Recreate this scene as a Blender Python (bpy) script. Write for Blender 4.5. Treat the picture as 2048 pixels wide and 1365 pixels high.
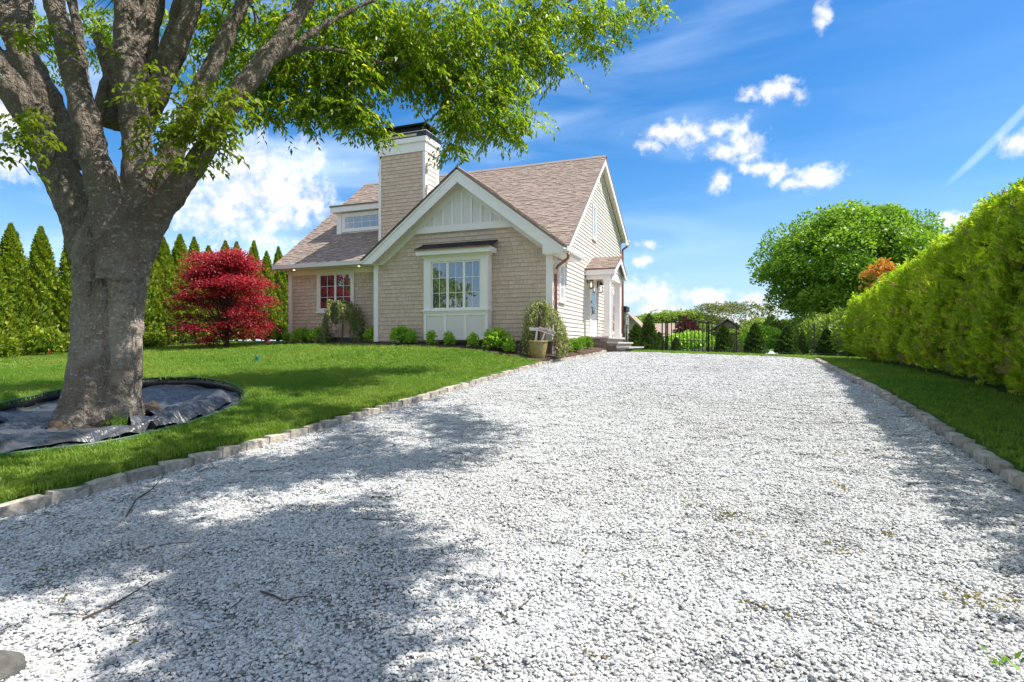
import bpy, bmesh, math, random
import numpy as np
from mathutils import Vector, Matrix

for o in list(bpy.data.objects): bpy.data.objects.remove(o, do_unlink=True)
SC = bpy.context.scene
COL = SC.collection
random.seed(7); RNG = np.random.default_rng(11)

# ------------------------------------------------------------------ camera
# world axes: X runs along the house front, Y away from the viewer up the driveway
EYE = 1.4; FPX = 1140.0; YAW = math.radians(20.93); CA, SA = math.cos(YAW), math.sin(YAW)
cam = bpy.data.cameras.new('camera'); camo = bpy.data.objects.new('camera', cam); COL.objects.link(camo)
camo.location = (0, 0, EYE); camo.rotation_euler = (math.pi/2, 0, YAW)
cam.sensor_width = 36.0; cam.lens = 36.0*FPX/2048; cam.shift_y = 7.5/2048
cam.clip_start = 0.05; cam.clip_end = 3000
SC.camera = camo
SC.render.resolution_x = 1024; SC.render.resolution_y = 682

# ------------------------------------------------------------------ sun, sky, exposure
SUN = Vector((.62, .17, 1.0)).normalized()
sl = bpy.data.lights.new('sun', 'SUN'); sl.energy = 3.55; sl.angle = math.radians(.53); sl.color = (1.0, .95, .87)
so = bpy.data.objects.new('sun', sl); COL.objects.link(so); so.location = (20, 5, 30)
so.rotation_euler = SUN.to_track_quat('Z', 'Y').to_euler()
SC.view_settings.view_transform = 'Standard'; SC.view_settings.look = 'None'
SC.view_settings.exposure = 1.08; SC.view_settings.gamma = 1.0; SC.view_settings.use_curve_mapping = False
SKY = 0.11

def skydir(px, py):
    xn = (px-1024)/FPX; yn = -(py-690)/FPX
    return Vector((CA*xn-SA, SA*xn+CA, yn)).normalized()

W = bpy.data.worlds.new('World'); SC.world = W; W.use_nodes = True
nt = W.node_tree; nt.nodes.clear()
def wn(t, **k):
    n = nt.nodes.new(t)
    for a, b in k.items(): setattr(n, a, b)
    return n
def lk(a, b): nt.links.new(a, b)
def wmath(op, a, b=None, clamp=False):
    n = wn('ShaderNodeMath', operation=op); n.use_clamp = clamp
    for i, v in enumerate((a, b)):
        if v is None: continue
        if isinstance(v, (int, float)): n.inputs[i].default_value = v
        else: lk(v, n.inputs[i])
    return n.outputs[0]
def wmix(f, a, b):
    n = wn('ShaderNodeMix', data_type='RGBA')
    for i, v in ((0, f), (6, a), (7, b)):
        if isinstance(v, (int, float, tuple)): n.inputs[i].default_value = v
        else: lk(v, n.inputs[i])
    return n.outputs[2]
def wramp(v, a, b, lo=0.0, hi=1.0):
    n = wn('ShaderNodeMapRange', interpolation_type='SMOOTHSTEP')
    lk(v, n.inputs[0]); n.inputs[1].default_value = a; n.inputs[2].default_value = b
    n.inputs[3].default_value = lo; n.inputs[4].default_value = hi
    return n.outputs[0]
sky = wn('ShaderNodeTexSky', sky_type='NISHITA', sun_disc=False)
sky.sun_elevation = math.asin(SUN.z); sky.sun_rotation = math.atan2(SUN.x, SUN.y)
sky.air_density = 1.0; sky.dust_density = 0.5; sky.ozone_density = 2.2; sky.altitude = 0
hs = wn('ShaderNodeHueSaturation'); lk(sky.outputs[0], hs.inputs['Color'])
hs.inputs['Hue'].default_value = 0.503; hs.inputs['Saturation'].default_value = 1.42; hs.inputs['Value'].default_value = .80
tc = wn('ShaderNodeTexCoord'); V = tc.outputs['Generated']
# cumulus: soft ellipsoidal masses in the directions where clouds stand, broken up by noise
blobs = [(480,395,105,75),(560,380,85,85),(610,400,60,55),(500,330,70,55),(440,420,95,45),(560,430,90,35),(425,330,60,60),
 (20,235,60,60),(-60,260,90,80),(20,320,40,40),
 (1490,288,46,36),(1450,305,50,20),(1345,268,60,17),(1295,290,30,16),(1385,262,30,20),(1430,260,30,14),
 (1560,180,46,22),(1500,185,22,14),(1595,190,20,24),
 (1630,356,46,24),(1560,345,18,26),(1520,338,38,12),(1585,368,30,14),(1648,28,20,30),(1440,358,20,24),
 (2045,285,42,26),(1902,440,26,16),(1278,520,22,14),(1290,488,28,10),(1285,590,60,24),(1310,575,30,18),
 (1395,600,45,26),(1440,612,26,16),(1510,600,45,22),(1555,620,60,20),(1350,620,80,18),(1460,640,160,16)]
f1 = wn('ShaderNodeTexNoise'); f1.inputs['Scale'].default_value = 20; f1.inputs['Detail'].default_value = 9; f1.inputs['Roughness'].default_value = .58
f1.inputs['Distortion'].default_value = .25
lk(V, f1.inputs['Vector'])
f2 = wn('ShaderNodeTexNoise'); f2.inputs['Scale'].default_value = 58; f2.inputs['Detail'].default_value = 6; f2.inputs['Roughness'].default_value = .6
lk(V, f2.inputs['Vector'])
big = None
for (px, py, rx, ry) in blobs:
    d = skydir(px, py); r = Vector((CA, SA, 0)); r = (r-d*r.dot(d)).normalized(); u = r.cross(d)
    mp = wn('ShaderNodeMapping', vector_type='TEXTURE')
    k = 1/math.sqrt(1+((px-1024)/FPX)**2+((py-690)/FPX)**2)/FPX
    mp.inputs['Location'].default_value = d
    mp.inputs['Rotation'].default_value = Matrix((r, d, u)).transposed().to_euler('XYZ')
    mp.inputs['Scale'].default_value = (rx*k*(1.38 if rx > 55 else 1.16), .35, ry*k*(1.38 if rx > 55 else 1.16))
    lk(V, mp.inputs['Vector'])
    ln = wn('ShaderNodeVectorMath', operation='LENGTH'); lk(mp.outputs[0], ln.inputs[0])
    v = wmath('SUBTRACT', 1.0, ln.outputs['Value'])
    big = v if big is None else wmath('MAXIMUM', big, v)
nz = wmath('ADD', wmath('MULTIPLY', wmath('SUBTRACT', f1.outputs['Fac'], .5), 2.4), wmath('MULTIPLY', wmath('SUBTRACT', f2.outputs['Fac'], .5), 1.9))
fld = wmath('ADD', wmath('MAXIMUM', big, -1.2), nz)
# added cumulus, unseen and denser than in view, giving the shade neutral fill
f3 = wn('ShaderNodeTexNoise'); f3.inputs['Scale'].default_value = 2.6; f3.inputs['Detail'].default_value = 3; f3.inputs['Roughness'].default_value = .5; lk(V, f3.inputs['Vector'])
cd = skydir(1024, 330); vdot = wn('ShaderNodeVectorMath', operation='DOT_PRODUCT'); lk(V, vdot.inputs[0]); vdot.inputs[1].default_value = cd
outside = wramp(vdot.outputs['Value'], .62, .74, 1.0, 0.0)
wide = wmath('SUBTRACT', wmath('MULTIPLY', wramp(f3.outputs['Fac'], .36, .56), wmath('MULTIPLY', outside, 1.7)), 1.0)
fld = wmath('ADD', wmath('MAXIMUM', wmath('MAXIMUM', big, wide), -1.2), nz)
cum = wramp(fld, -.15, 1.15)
# thin cirrus veil
mpc = wn('ShaderNodeMapping'); mpc.inputs['Rotation'].default_value = (0.1, .25, YAW); mpc.inputs['Scale'].default_value = (1.6, 2.0, 9.0); lk(V, mpc.inputs['Vector'])
fc = wn('ShaderNodeTexNoise'); fc.inputs['Scale'].default_value = 1.7; fc.inputs['Detail'].default_value = 6; fc.inputs['Roughness'].default_value = .5; fc.inputs['Distortion'].default_value = .5
lk(mpc.outputs[0], fc.inputs['Vector'])
rdot = wn('ShaderNodeVectorMath', operation='DOT_PRODUCT'); lk(V, rdot.inputs[0]); rdot.inputs[1].default_value = (CA, SA, 0)
cir = wmath('MULTIPLY', wramp(fc.outputs['Fac'], .36, .78, 0, .62), wramp(rdot.outputs['Value'], -.35, .55, 1.0, .12))
# contrail
d0, d1 = skydir(1935, 335), skydir(2075, 195); cm = ((d0+d1)/2).normalized(); ax = (d1-d0).normalized()
mp = wn('ShaderNodeMapping', vector_type='TEXTURE'); up = ax.cross(cm).normalized()
mp.inputs['Location'].default_value = cm; mp.inputs['Rotation'].default_value = Matrix((ax, ax.cross(up), up)).transposed().to_euler('XYZ')
mp.inputs['Scale'].default_value = (.1, .35, .006); lk(V, mp.inputs['Vector'])
ln = wn('ShaderNodeVectorMath', operation='LENGTH'); lk(mp.outputs[0], ln.inputs[0])
con = wmath('MULTIPLY', wramp(ln.outputs['Value'], .25, 1.0, .36, 0), wramp(f1.outputs['Fac'], .3, .6, .7, 1))
shade = wramp(wmath('ADD', f1.outputs['Fac'], wmath('MULTIPLY', f2.outputs['Fac'], .35)), .5, .85, .78, 1.05)
cw = wn('ShaderNodeCombineColor'); 
cl = wn('ShaderNodeVectorMath', operation='SCALE'); cl.inputs[0].default_value = (5.3, 5.3, 5.45); lk(shade, cl.inputs['Scale'])
sx_ = wn('ShaderNodeSeparateXYZ'); lk(V, sx_.inputs[0])
hz = wmix(wramp(sx_.outputs[2], -.05, .26, .88, 0.0), hs.outputs[0], (2.2, 3.3, 4.7, 1))
c1 = wmix(wmath('MAXIMUM', cir, con), hz, (4.6, 5.6, 6.8, 1))
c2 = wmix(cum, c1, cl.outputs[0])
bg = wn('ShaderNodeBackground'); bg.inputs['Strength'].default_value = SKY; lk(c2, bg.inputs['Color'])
wo = wn('ShaderNodeOutputWorld'); lk(bg.outputs[0], wo.inputs['Surface'])

# ------------------------------------------------------------------ object helpers
WORG = {}
def link(o, parent=None, worg=(0, 0, 0)):
    COL.objects.link(o); w = Vector(worg)
    if parent is not None:
        o.parent = parent; o.location = w-WORG[parent.name]
    else: o.location = w
    WORG[o.name] = w; return o
def tag(o, label=None, cat=None, group=None, kind=None):
    for k, v in (('label', label), ('category', cat), ('group', group), ('kind', kind)):
        if v: o[k] = v
    return o
def thing(name, label, cat, loc, group=None):
    o = bpy.data.objects.new(name, None); o.empty_display_size = .2
    link(o, None, loc); return tag(o, label, cat, group)
class MB:
    def __init__(s): s.v = []; s.f = []; s.a = []
    def add(s, vs, fs, t=None):
        n = len(s.v); s.v += [tuple(p) for p in vs]; s.f += [tuple(i+n for i in q) for q in fs]
        s.a += [random.random() if t is None else t]*len(fs); return s
    def box(s, x0, x1, y0, y1, z0, z1, t=None):
        return s.add([(x0,y0,z0),(x1,y0,z0),(x1,y1,z0),(x0,y1,z0),(x0,y0,z1),(x1,y0,z1),(x1,y1,z1),(x0,y1,z1)],
            [(0,3,2,1),(4,5,6,7),(0,1,5,4),(1,2,6,5),(2,3,7,6),(3,0,4,7)], t)
    def prism(s, poly, ax, a, b, t=None):
        # poly: 2d outline; ax 'y': (x,z) pushed along y, 'x': (y,z) along x, 'z': (x,y) along z
        P = {'y': lambda p, q: (p[0], q, p[1]), 'x': lambda p, q: (q, p[0], p[1]), 'z': lambda p, q: (p[0], p[1], q)}[ax]
        n = len(poly); vs = [P(p, a) for p in poly]+[P(p, b) for p in poly]
        return s.add(vs, [tuple(range(n)), tuple(range(2*n-1, n-1, -1))]+[(i, (i+1) % n, n+(i+1) % n, n+i) for i in range(n)], t)
    def tube(s, pts, rad, n=8, t=None, cap=True):
        pts = [Vector(p) for p in pts]; k = len(pts)
        if not hasattr(rad, '__len__'): rad = [rad]*k
        vs = []; up = Vector((0, 0, 1))
        for i, p in enumerate(pts):
            d = (pts[min(i+1, k-1)]-pts[max(i-1, 0)]).normalized()
            if i == 0:
                a = d.cross(up) if abs(d.z) < .95 else d.cross(Vector((1, 0, 0)))
            else: a = a-d*a.dot(d)
            a.normalize(); b = d.cross(a)
            vs += [p+(a*math.cos(2*math.pi*j/n)+b*math.sin(2*math.pi*j/n))*rad[i] for j in range(n)]
        fs = [(i*n+j, i*n+(j+1) % n, (i+1)*n+(j+1) % n, (i+1)*n+j) for i in range(k-1) for j in range(n)]
        if cap: fs += [tuple(range(n-1, -1, -1)), tuple(range((k-1)*n, k*n))]
        return s.add(vs, fs, t)
    def lathe(s, prof, c, n=24, t=None):
        vs = [(c[0]+r*math.cos(2*math.pi*j/n), c[1]+r*math.sin(2*math.pi*j/n), c[2]+z) for r, z in prof for j in range(n)]
        fs = [(i*n+j, i*n+(j+1) % n, (i+1)*n+(j+1) % n, (i+1)*n+j) for i in range(len(prof)-1) for j in range(n)]
        return s.add(vs, fs, t)
    def mesh(s, name, mat, off=(0, 0, 0), smooth=False):
        m = bpy.data.meshes.new(name); o = Vector(off)
        m.from_pydata([Vector(p)-o for p in s.v], [], s.f)
        at = m.attributes.new('tint', 'FLOAT', 'FACE'); at.data.foreach_set('value', s.a)
        if mat: m.materials.append(mat)
        bm = bmesh.new(); bm.from_mesh(m); bmesh.ops.recalc_face_normals(bm, faces=bm.faces); bm.to_mesh(m); bm.free()
        if smooth: m.shade_smooth()
        return m
    def build(s, name, mat, parent=None, bevel=0, smooth=False):
        a = np.array(s.v); lo, hi = a.min(0), a.max(0); off = ((lo[0]+hi[0])/2, (lo[1]+hi[1])/2, lo[2])
        o = bpy.data.objects.new(name, s.mesh(name, mat, off, smooth)); link(o, parent, off)
        if bevel:
            b = o.modifiers.new('bevel', 'BEVEL'); b.width = bevel; b.segments = 2; b.limit_method = 'ANGLE'
        return o
def fastmesh(name, Vv, quads, mat, tint=None, smooth=False):
    m = bpy.data.meshes.new(name); Vv = np.asarray(Vv, np.float32); quads = np.asarray(quads, np.int32); k = quads.shape[1]
    m.vertices.add(len(Vv)); m.vertices.foreach_set('co', Vv.ravel())
    m.loops.add(quads.size); m.loops.foreach_set('vertex_index', quads.ravel())
    m.polygons.add(len(quads)); m.polygons.foreach_set('loop_start', np.arange(len(quads), dtype=np.int32)*k)
    m.update(calc_edges=True)
    if tint is not None:
        at = m.attributes.new('tint', 'FLOAT', 'FACE'); at.data.foreach_set('value', np.asarray(tint, np.float32))
    if smooth: m.shade_smooth()
    m.materials.append(mat); return m
def fastobj(name, m, parent=None, loc=(0, 0, 0)):
    o = bpy.data.objects.new(name, m); return link(o, parent, loc)

# ------------------------------------------------------------------ materials
def newmat(name):
    m = bpy.data.materials.new(name); m.use_nodes = True; n = m.node_tree; n.nodes.clear()
    out = n.nodes.new('ShaderNodeOutputMaterial'); p = n.nodes.new('ShaderNodeBsdfPrincipled')
    n.links.new(p.outputs[0], out.inputs[0]); return m, n, p, out
def N(n, t, ins=None, **k):
    x = n.nodes.new(t)
    for a, b in k.items(): setattr(x, a, b)
    for a, b in (ins or {}).items():
        if hasattr(b, 'is_linked'): n.links.new(b, x.inputs[a])
        else: x.inputs[a].default_value = b
    return x
def rgb(c): return (c[0], c[1], c[2], 1)
def mixc(n, f, a, b, bt='MIX'):
    x = n.nodes.new('ShaderNodeMix'); x.data_type = 'RGBA'; x.blend_type = bt
    for i, v in ((0, f), (6, a), (7, b)):
        if hasattr(v, 'is_linked'): n.links.new(v, x.inputs[i])
        else: x.inputs[i].default_value = v if not isinstance(v, tuple) else rgb(v)
    return x.outputs[2]
def ramp(n, v, a, b, lo=0., hi=1.):
    return N(n, 'ShaderNodeMapRange', {0: v, 1: a, 2: b, 3: lo, 4: hi}).outputs[0]
def noise(n, scale, detail=4, rough=.55, coord='Object', stretch=None, dist=0):
    t = N(n, 'ShaderNodeTexCoord'); v = t.outputs[coord]
    if coord == 'World': pass
    if stretch: v = N(n, 'ShaderNodeMapping', {0: v, 3: stretch}).outputs[0]
    return N(n, 'ShaderNodeTexNoise', {'Vector': v, 'Scale': scale, 'Detail': detail, 'Roughness': rough, 'Distortion': dist}).outputs['Fac']
def tint(n, kind='both'):
    a = N(n, 'ShaderNodeAttribute', attribute_name='tint').outputs['Fac']
    if kind == 'attr': return a
    r = N(n, 'ShaderNodeObjectInfo').outputs['Random']
    if kind == 'obj': return r
    return N(n, 'ShaderNodeMath', {0: N(n, 'ShaderNodeMath', {0: a, 1: r}, operation='ADD').outputs[0]}, operation='FRACT').outputs[0]
def plain(name, c, rough=.6, var=.12, scale=6, bump=0.0, bscale=60, metal=0, stretch=None, tn=None, tv=.0, spec=.5, c2=None):
    m, n, p, out = newmat(name)
    f = noise(n, scale, 5, .6, stretch=stretch)
    d = tuple(x*(1-var) for x in c) if c2 is None else c2; e = tuple(min(1, x*(1+var*.7)) for x in c)
    col = mixc(n, ramp(n, f, .3, .7), d, e)
    if tn:
        col = mixc(n, 1.0, col, N(n, 'ShaderNodeCombineColor', {i: ramp(n, tint(n, tn), 0, 1, 1-tv, 1+tv*.6) for i in range(3)}).outputs[0], 'MULTIPLY')
    n.links.new(col, p.inputs['Base Color']); p.inputs['Roughness'].default_value = rough; p.inputs['Metallic'].default_value = metal
    p.inputs['Specular IOR Level'].default_value = spec
    if bump:
        b = N(n, 'ShaderNodeBump', {'Height': noise(n, bscale, 6, .65, stretch=stretch), 'Strength': 1.0, 'Distance': bump})
        n.links.new(b.outputs[0], p.inputs['Normal'])
    return m
def leafmat(name, dark, light, trans=.45, rough=.45, tcol=None, third=None):
    m, n, p, out = newmat(name)
    t = tint(n, 'attr'); col = mixc(n, t, dark, light)
    if third: col = mixc(n, ramp(n, t, .86, .95), col, third)
    col = mixc(n, ramp(n, noise(n, 1.3, 2), .35, .65, .0, .35), col, tuple(x*.75 for x in dark))
    n.links.new(col, p.inputs['Base Color']); p.inputs['Roughness'].default_value = rough; p.inputs['Specular IOR Level'].default_value = .35
    tr = N(n, 'ShaderNodeBsdfTranslucent'); tc_ = mixc(n, 1.0, col, tcol or (1.5, 1.6, .55), 'MULTIPLY'); n.links.new(tc_, tr.inputs[0])
    mx = N(n, 'ShaderNodeMixShader', {0: trans, 1: p.outputs[0], 2: tr.outputs[0]}); n.links.new(mx.outputs[0], out.inputs[0])
    return m
M = {}
M['white'] = plain('white_trim_paint', (.92, .845, .815), .45, .03, 3, .0006, 90)
M['white_board'] = plain('white_board_paint', (.78, .715, .69), .5, .03, 3)
M['shingle'] = plain('taupe_wall_shingle', (.68, .515, .405), .8, .12, 9, .003, 40, stretch=(6, 6, .7), tn='both', tv=.10)
M['clap'] = plain('sun_lightened_clapboard_paint', (.66, .60, .53), .6, .05, 5, .0008, 60, stretch=(1, .2, 1))  # house paint made lighter, strong sun on the side wall put into the colour
M['foundation'] = plain('grey_foundation_parge', (.16, .155, .15), .9, .2, 3, .004, 40)
M['roof'] = plain('brown_asphalt_shingle', (.33, .258, .215), .9, .2, 30, .004, 220, tn='attr', tv=.32, spec=.2)
M['roof_dark'] = plain('charcoal_asphalt_shingle', (.055, .048, .046), .85, .3, 30, .004, 200, tn='attr', tv=.4, spec=.25)
M['black'] = plain('black_metal', (.022, .023, .026), .38, .2, 8, .0004, 50, metal=.3)
M['iron'] = plain('black_iron', (.012, .012, .013), .5, .2, 8)
M['copper'] = plain('copper_pipe', (.34, .15, .105), .42, .25, 6, .0006, 30, metal=.55, c2=(.22, .1, .075))
M['gutter'] = plain('gutter_aluminium', (.72, .70, .66), .4, .04, 3)
M['stone'] = plain('brown_veneer_stone', (.25, .195, .165), .85, .3, 7, .008, 24, tn='both', tv=.4)
M['slab'] = plain('bluestone_slab', (.50, .47, .44), .8, .15, 8, .003, 50)
M['fieldstone'] = plain('grey_field_stone', (.38, .36, .33), .85, .3, 6, .008, 24, tn='both', tv=.45)
M['kerb'] = plain('granite_kerb_block', (.48, .425, .36), .85, .38, 16, .014, 32, tn='both', tv=.25)
M['mortar'] = plain('grey_mortar', (.25, .235, .215), .9, .2, 30, .006, 60)
M['mulch'] = plain('brown_mulch', (.10, .058, .036), .95, .5, 40, .02, 60)
M['soil'] = plain('dark_soil', (.07, .05, .037), .95, .5, 30, .02, 60)
M['pot'] = plain('ochre_glazed_pot', (.32, .26, .095), .35, .25, 9, .002, 20)
M['twig'] = plain('brown_twig', (.09, .06, .045), .85, .3, 30)
M['redpaint'] = plain('red_lettering', (.55, .045, .05), .6, .05)
M['tan'] = plain('tan_damper', (.62, .50, .30), .6, .1)
M['tarp'] = plain('pale_blue_cover', (.55, .62, .72), .6, .1)
M['greyroof'] = plain('grey_neighbour_roof', (.20, .19, .19), .9, .2, 8)
M['tanroof'] = plain('tan_neighbour_roof', (.36, .27, .21), .9, .2, 8)
M['grey_wall'] = plain('grey_neighbour_wall', (.42, .40, .37), .8, .1)
def glassmat(name, base, refl):
    m, n, p, out = newmat(name); p.inputs['Base Color'].default_value = rgb(base); p.inputs['Roughness'].default_value = .4
    g = N(n, 'ShaderNodeBsdfGlossy', {'Roughness': .012}); g.inputs[0].default_value = (.92, .96, 1, 1)
    lw = N(n, 'ShaderNodeFresnel', {0: 1.5}); f = ramp(n, lw.outputs[0], .04, 1, refl, 1)
    mx = N(n, 'ShaderNodeMixShader', {0: f, 1: p.outputs[0], 2: g.outputs[0]}); n.links.new(mx.outputs[0], out.inputs[0])
    b = N(n, 'ShaderNodeBump', {'Height': noise(n, 1.1, 1), 'Strength': .25, 'Distance': .02}); n.links.new(b.outputs[0], g.inputs['Normal'])
    return m
M['glass'] = glassmat('window_glass', (.016, .019, .022), .22)
M['glass_pale'] = glassmat('curtained_window_glass', (.45, .45, .46), .2)
def emit(name, c, s):
    m = bpy.data.materials.new(name); m.use_nodes = True; n = m.node_tree; n.nodes.clear()
    e = N(n, 'ShaderNodeEmission', {0: rgb(c), 1: s}); o = N(n, 'ShaderNodeOutputMaterial'); n.links.new(e.outputs[0], o.inputs[0]); return m
M['bulb'] = emit('lit_bulb', (1, .78, .5), 2.2)
M['leaf_big'] = leafmat('shade_tree_leaf', (.10, .20, .018), (.32, .44, .04), .56, .4, tcol=(1.5, 1.5, .45), third=(.55, .55, .06))
M['leaf_young'] = leafmat('young_shoot_leaf', (.13, .20, .015), (.30, .34, .03), .5)
M['leaf_arb'] = leafmat('arborvitae_spray', (.09, .165, .016), (.44, .50, .04), .32, .55)
M['leaf_hedge'] = leafmat('hedge_spray', (.17, .30, .025), (.68, .74, .07), .6, .5, third=(.36, .25, .13))
M['leaf_maple'] = leafmat('green_maple_leaf', (.07, .19, .022), (.40, .56, .07), .42, .42)
M['leaf_red'] = leafmat('red_maple_leaf', (.19, .016, .028), (.74, .10, .13), .42, .45, tcol=(1.4, .7, .7), third=(.46, .24, .14))
M['leaf_orange'] = leafmat('orange_leaf', (.45, .30, .05), (.75, .36, .09), .4, .5, tcol=(1.4, 1, .6))
M['leaf_spruce'] = leafmat('weeping_needle', (.17, .20, .07), (.50, .52, .24), .25, .6)
M['leaf_dark'] = leafmat('dark_conifer_needle', (0.027, 0.060, 0.015), (0.112, 0.180, 0.033), .25, .6)
M['leaf_shrub'] = leafmat('bright_shrub_leaf', (0.172, 0.343, 0.035), (0.550, 0.750, 0.120), .4, .4)
M['leaf_box'] = leafmat('boxwood_leaf', (0.098, 0.215, 0.023), (0.273, 0.448, 0.039), .35, .45)
M['leaf_far'] = leafmat('far_tree_leaf', (0.131, 0.213, 0.040), (0.365, 0.466, 0.101), .35, .6)
M['leaf_far2'] = leafmat('far_grey_tree_leaf', (.13, .15, .06), (.26, .27, .12), .35, .6)
M['leaf_plum'] = leafmat('plum_shrub_leaf', (.07, .02, .025), (.17, .05, .05), .35, .6, tcol=(1.3, .8, .8))
M['trunk_far'] = plain('grey_brown_bark', (.12, .095, .075), .9, .35, 8, .01, 30)
def barkmat():
    m, n, p, out = newmat('grey_beech_bark')
    a = noise(n, 1.7, 7, .66); b = noise(n, 5, 6, .65, stretch=(1, 1, .5)); c = noise(n, 15, 4, .6, stretch=(1, 1, 2.0)); w = noise(n, 7, 5, .65, stretch=(.6, .6, 5.5), dist=.6)
    col = mixc(n, ramp(n, a, .34, .66), (.31, .24, .19), (.55, .465, .39))
    col = mixc(n, ramp(n, b, .48, .70, 0, .65), col, (.42, .29, .215))
    col = mixc(n, ramp(n, w, .52, .66, 0, .5), col, (.25, .205, .18))
    col = mixc(n, ramp(n, noise(n, 3.2, 5, .6), .55, .68, 0, .55), col, (.37, .36, .26))
    col = mixc(n, ramp(n, c, .59, .63, 0, .9), col, (.70, .67, .61))
    # sprayed orange surveyor's marks
    t = N(n, 'ShaderNodeTexCoord').outputs['Object']
    for c0, r in (((.19, -.42, .62), (.035, .3, .05)), ((.21, -.42, .55), (.03, .3, .035)), ((.26, -.4, 1.38), (.035, .3, .03))):
        mp = N(n, 'ShaderNodeMapping', {0: t, 1: c0, 3: r}, vector_type='TEXTURE')
        l = N(n, 'ShaderNodeVectorMath', {0: mp.outputs[0]}, operation='LENGTH').outputs['Value']
        w = N(n, 'ShaderNodeMath', {0: l, 1: ramp(n, c, .3, .7, -.3, .3)}, operation='ADD').outputs[0]
        col = mixc(n, ramp(n, w, .75, 1.0, .75, 0), col, (.55, .11, .03))
    n.links.new(col, p.inputs['Base Color']); p.inputs['Roughness'].default_value = .85; p.inputs['Specular IOR Level'].default_value = .25
    h = N(n, 'ShaderNodeMath', {0: N(n, 'ShaderNodeMath', {0: noise(n, 5, 6, .65, stretch=(1, 1, .45)), 1: w}, operation='MULTIPLY').outputs[0], 1: N(n, 'ShaderNodeMath', {0: noise(n, 26, 5, .7, stretch=(1, 1, 2.5)), 1: .5}, operation='MULTIPLY').outputs[0]}, operation='ADD').outputs[0]
    bp = N(n, 'ShaderNodeBump', {'Height': h, 'Strength': 1.0, 'Distance': .045}); n.links.new(bp.outputs[0], p.inputs['Normal'])
    return m
M['bark'] = barkmat()
# ------------------------------------------------------------------ terrain
KLY = [-14, 0, 2.5, 5.3, 9.3, 14.1, 15.6, 16.6, 17.6, 18.6, 19.5]
KLX = [-5.6, -4.95, -4.86, -4.72, -4.72, -4.68, -4.62, -4.42, -4.18, -4.02, -3.95]
KRY = [-14, 4, 8, 17.5]; KRX = [1.4, 1.95, 2.13, 2.22]
def kl(y): return np.interp(y, KLY, KLX)
def kr(y): return np.interp(y, KRY, KRX)
def drive_z(x, y):
    d = np.interp(y, [-60, -10, 0, 17.5, 19.7, 21, 24, 40, 400], [-.9, -.45, 0, 1.015, 1.14, 1.15, 1.06, 1.0, .9])
    return d-np.interp(y, [11, 20], [0, 1])*np.interp(x, [-2.8, 6], [0, .26])
TREE = (-7.0, 4.7)
RING = [(-6.1, 3.12), (-5.97, 3.37), (-5.84, 3.59), (-5.74, 3.99), (-5.77, 4.46), (-5.87, 4.99), (-6.03, 5.49), (-6.26, 5.95), (-6.6, 6.35),
        (-7.15, 6.8), (-7.9, 7.2), (-8.6, 7.3), (-9.15, 6.95), (-9.35, 6.3), (-9.15, 5.4), (-8.9, 4.9), (-8.6, 4.35), (-8.2, 3.7), (-7.6, 3.1), (-6.9, 2.75), (-6.4, 2.85)]
RA = np.array([math.atan2(b-TREE[1], a-TREE[0]) for a, b in RING]); RR = np.array([math.hypot(a-TREE[0], b-TREE[1]) for a, b in RING])
_o = np.argsort(RA); RA, RR = RA[_o], RR[_o]
RA = np.concatenate([RA-2*math.pi, RA, RA+2*math.pi]); RR = np.concatenate([RR]*3)
def ring_r(x, y):
    # fraction of the way from the trunk to the edging round the fabric
    return np.hypot(x-TREE[0], y-TREE[1])/np.interp(np.arctan2(y-TREE[1], x-TREE[0]), RA, RR)
def lawn_z(x, y):
    x = np.asarray(x, float); y = np.asarray(y, float)
    d = kl(y)-.1-x
    z = drive_z(x, y)
    z = z+np.where(d > 0, .12+np.interp(d, [0, 2, 4.3, 8, 40], [0, .16, .27, .31, .33]), 0)
    z = z+np.interp(y, [9, 15], [0, .09])*np.interp(d, [.5, 2.5], [0, 1])*np.interp(x, [-15, -11], [0, 1])
    e = x-kr(y)-.1
    z = z+np.where(e > 0, np.interp(y, [14, 18], [.12, .0]), 0)
    return z+.012*np.sin(x*.9+y*.5)*np.sin(y*.7-x*.3)*np.clip(np.abs(d), 0, 1)*(d > 0)
def fab_z(x, y):
    back = np.clip(((x-TREE[0])*-.55+(y-TREE[1])*.83+1.2)/3.2, 0, 1)
    return lawn_z(x, y)-.015-.085*back
def gz(x, y):
    f = ring_r(x, y)
    return np.where(f < 1.055, fab_z(x, y)-.05, lawn_z(x, y))
def lawnmat():
    m, n, p, out = newmat('lawn_ground')
    col = mixc(n, ramp(n, noise(n, 2.5, 6, .65), .3, .7), (.05, .11, .014), (.11, .19, .025))
    n.links.new(col, p.inputs['Base Color']); p.inputs['Roughness'].default_value = .95; p.inputs['Specular IOR Level'].default_value = .1
    b = N(n, 'ShaderNodeBump', {'Height': noise(n, 45, 4, .7), 'Strength': 1.0, 'Distance': .03}); n.links.new(b.outputs[0], p.inputs['Normal'])
    return m
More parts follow.
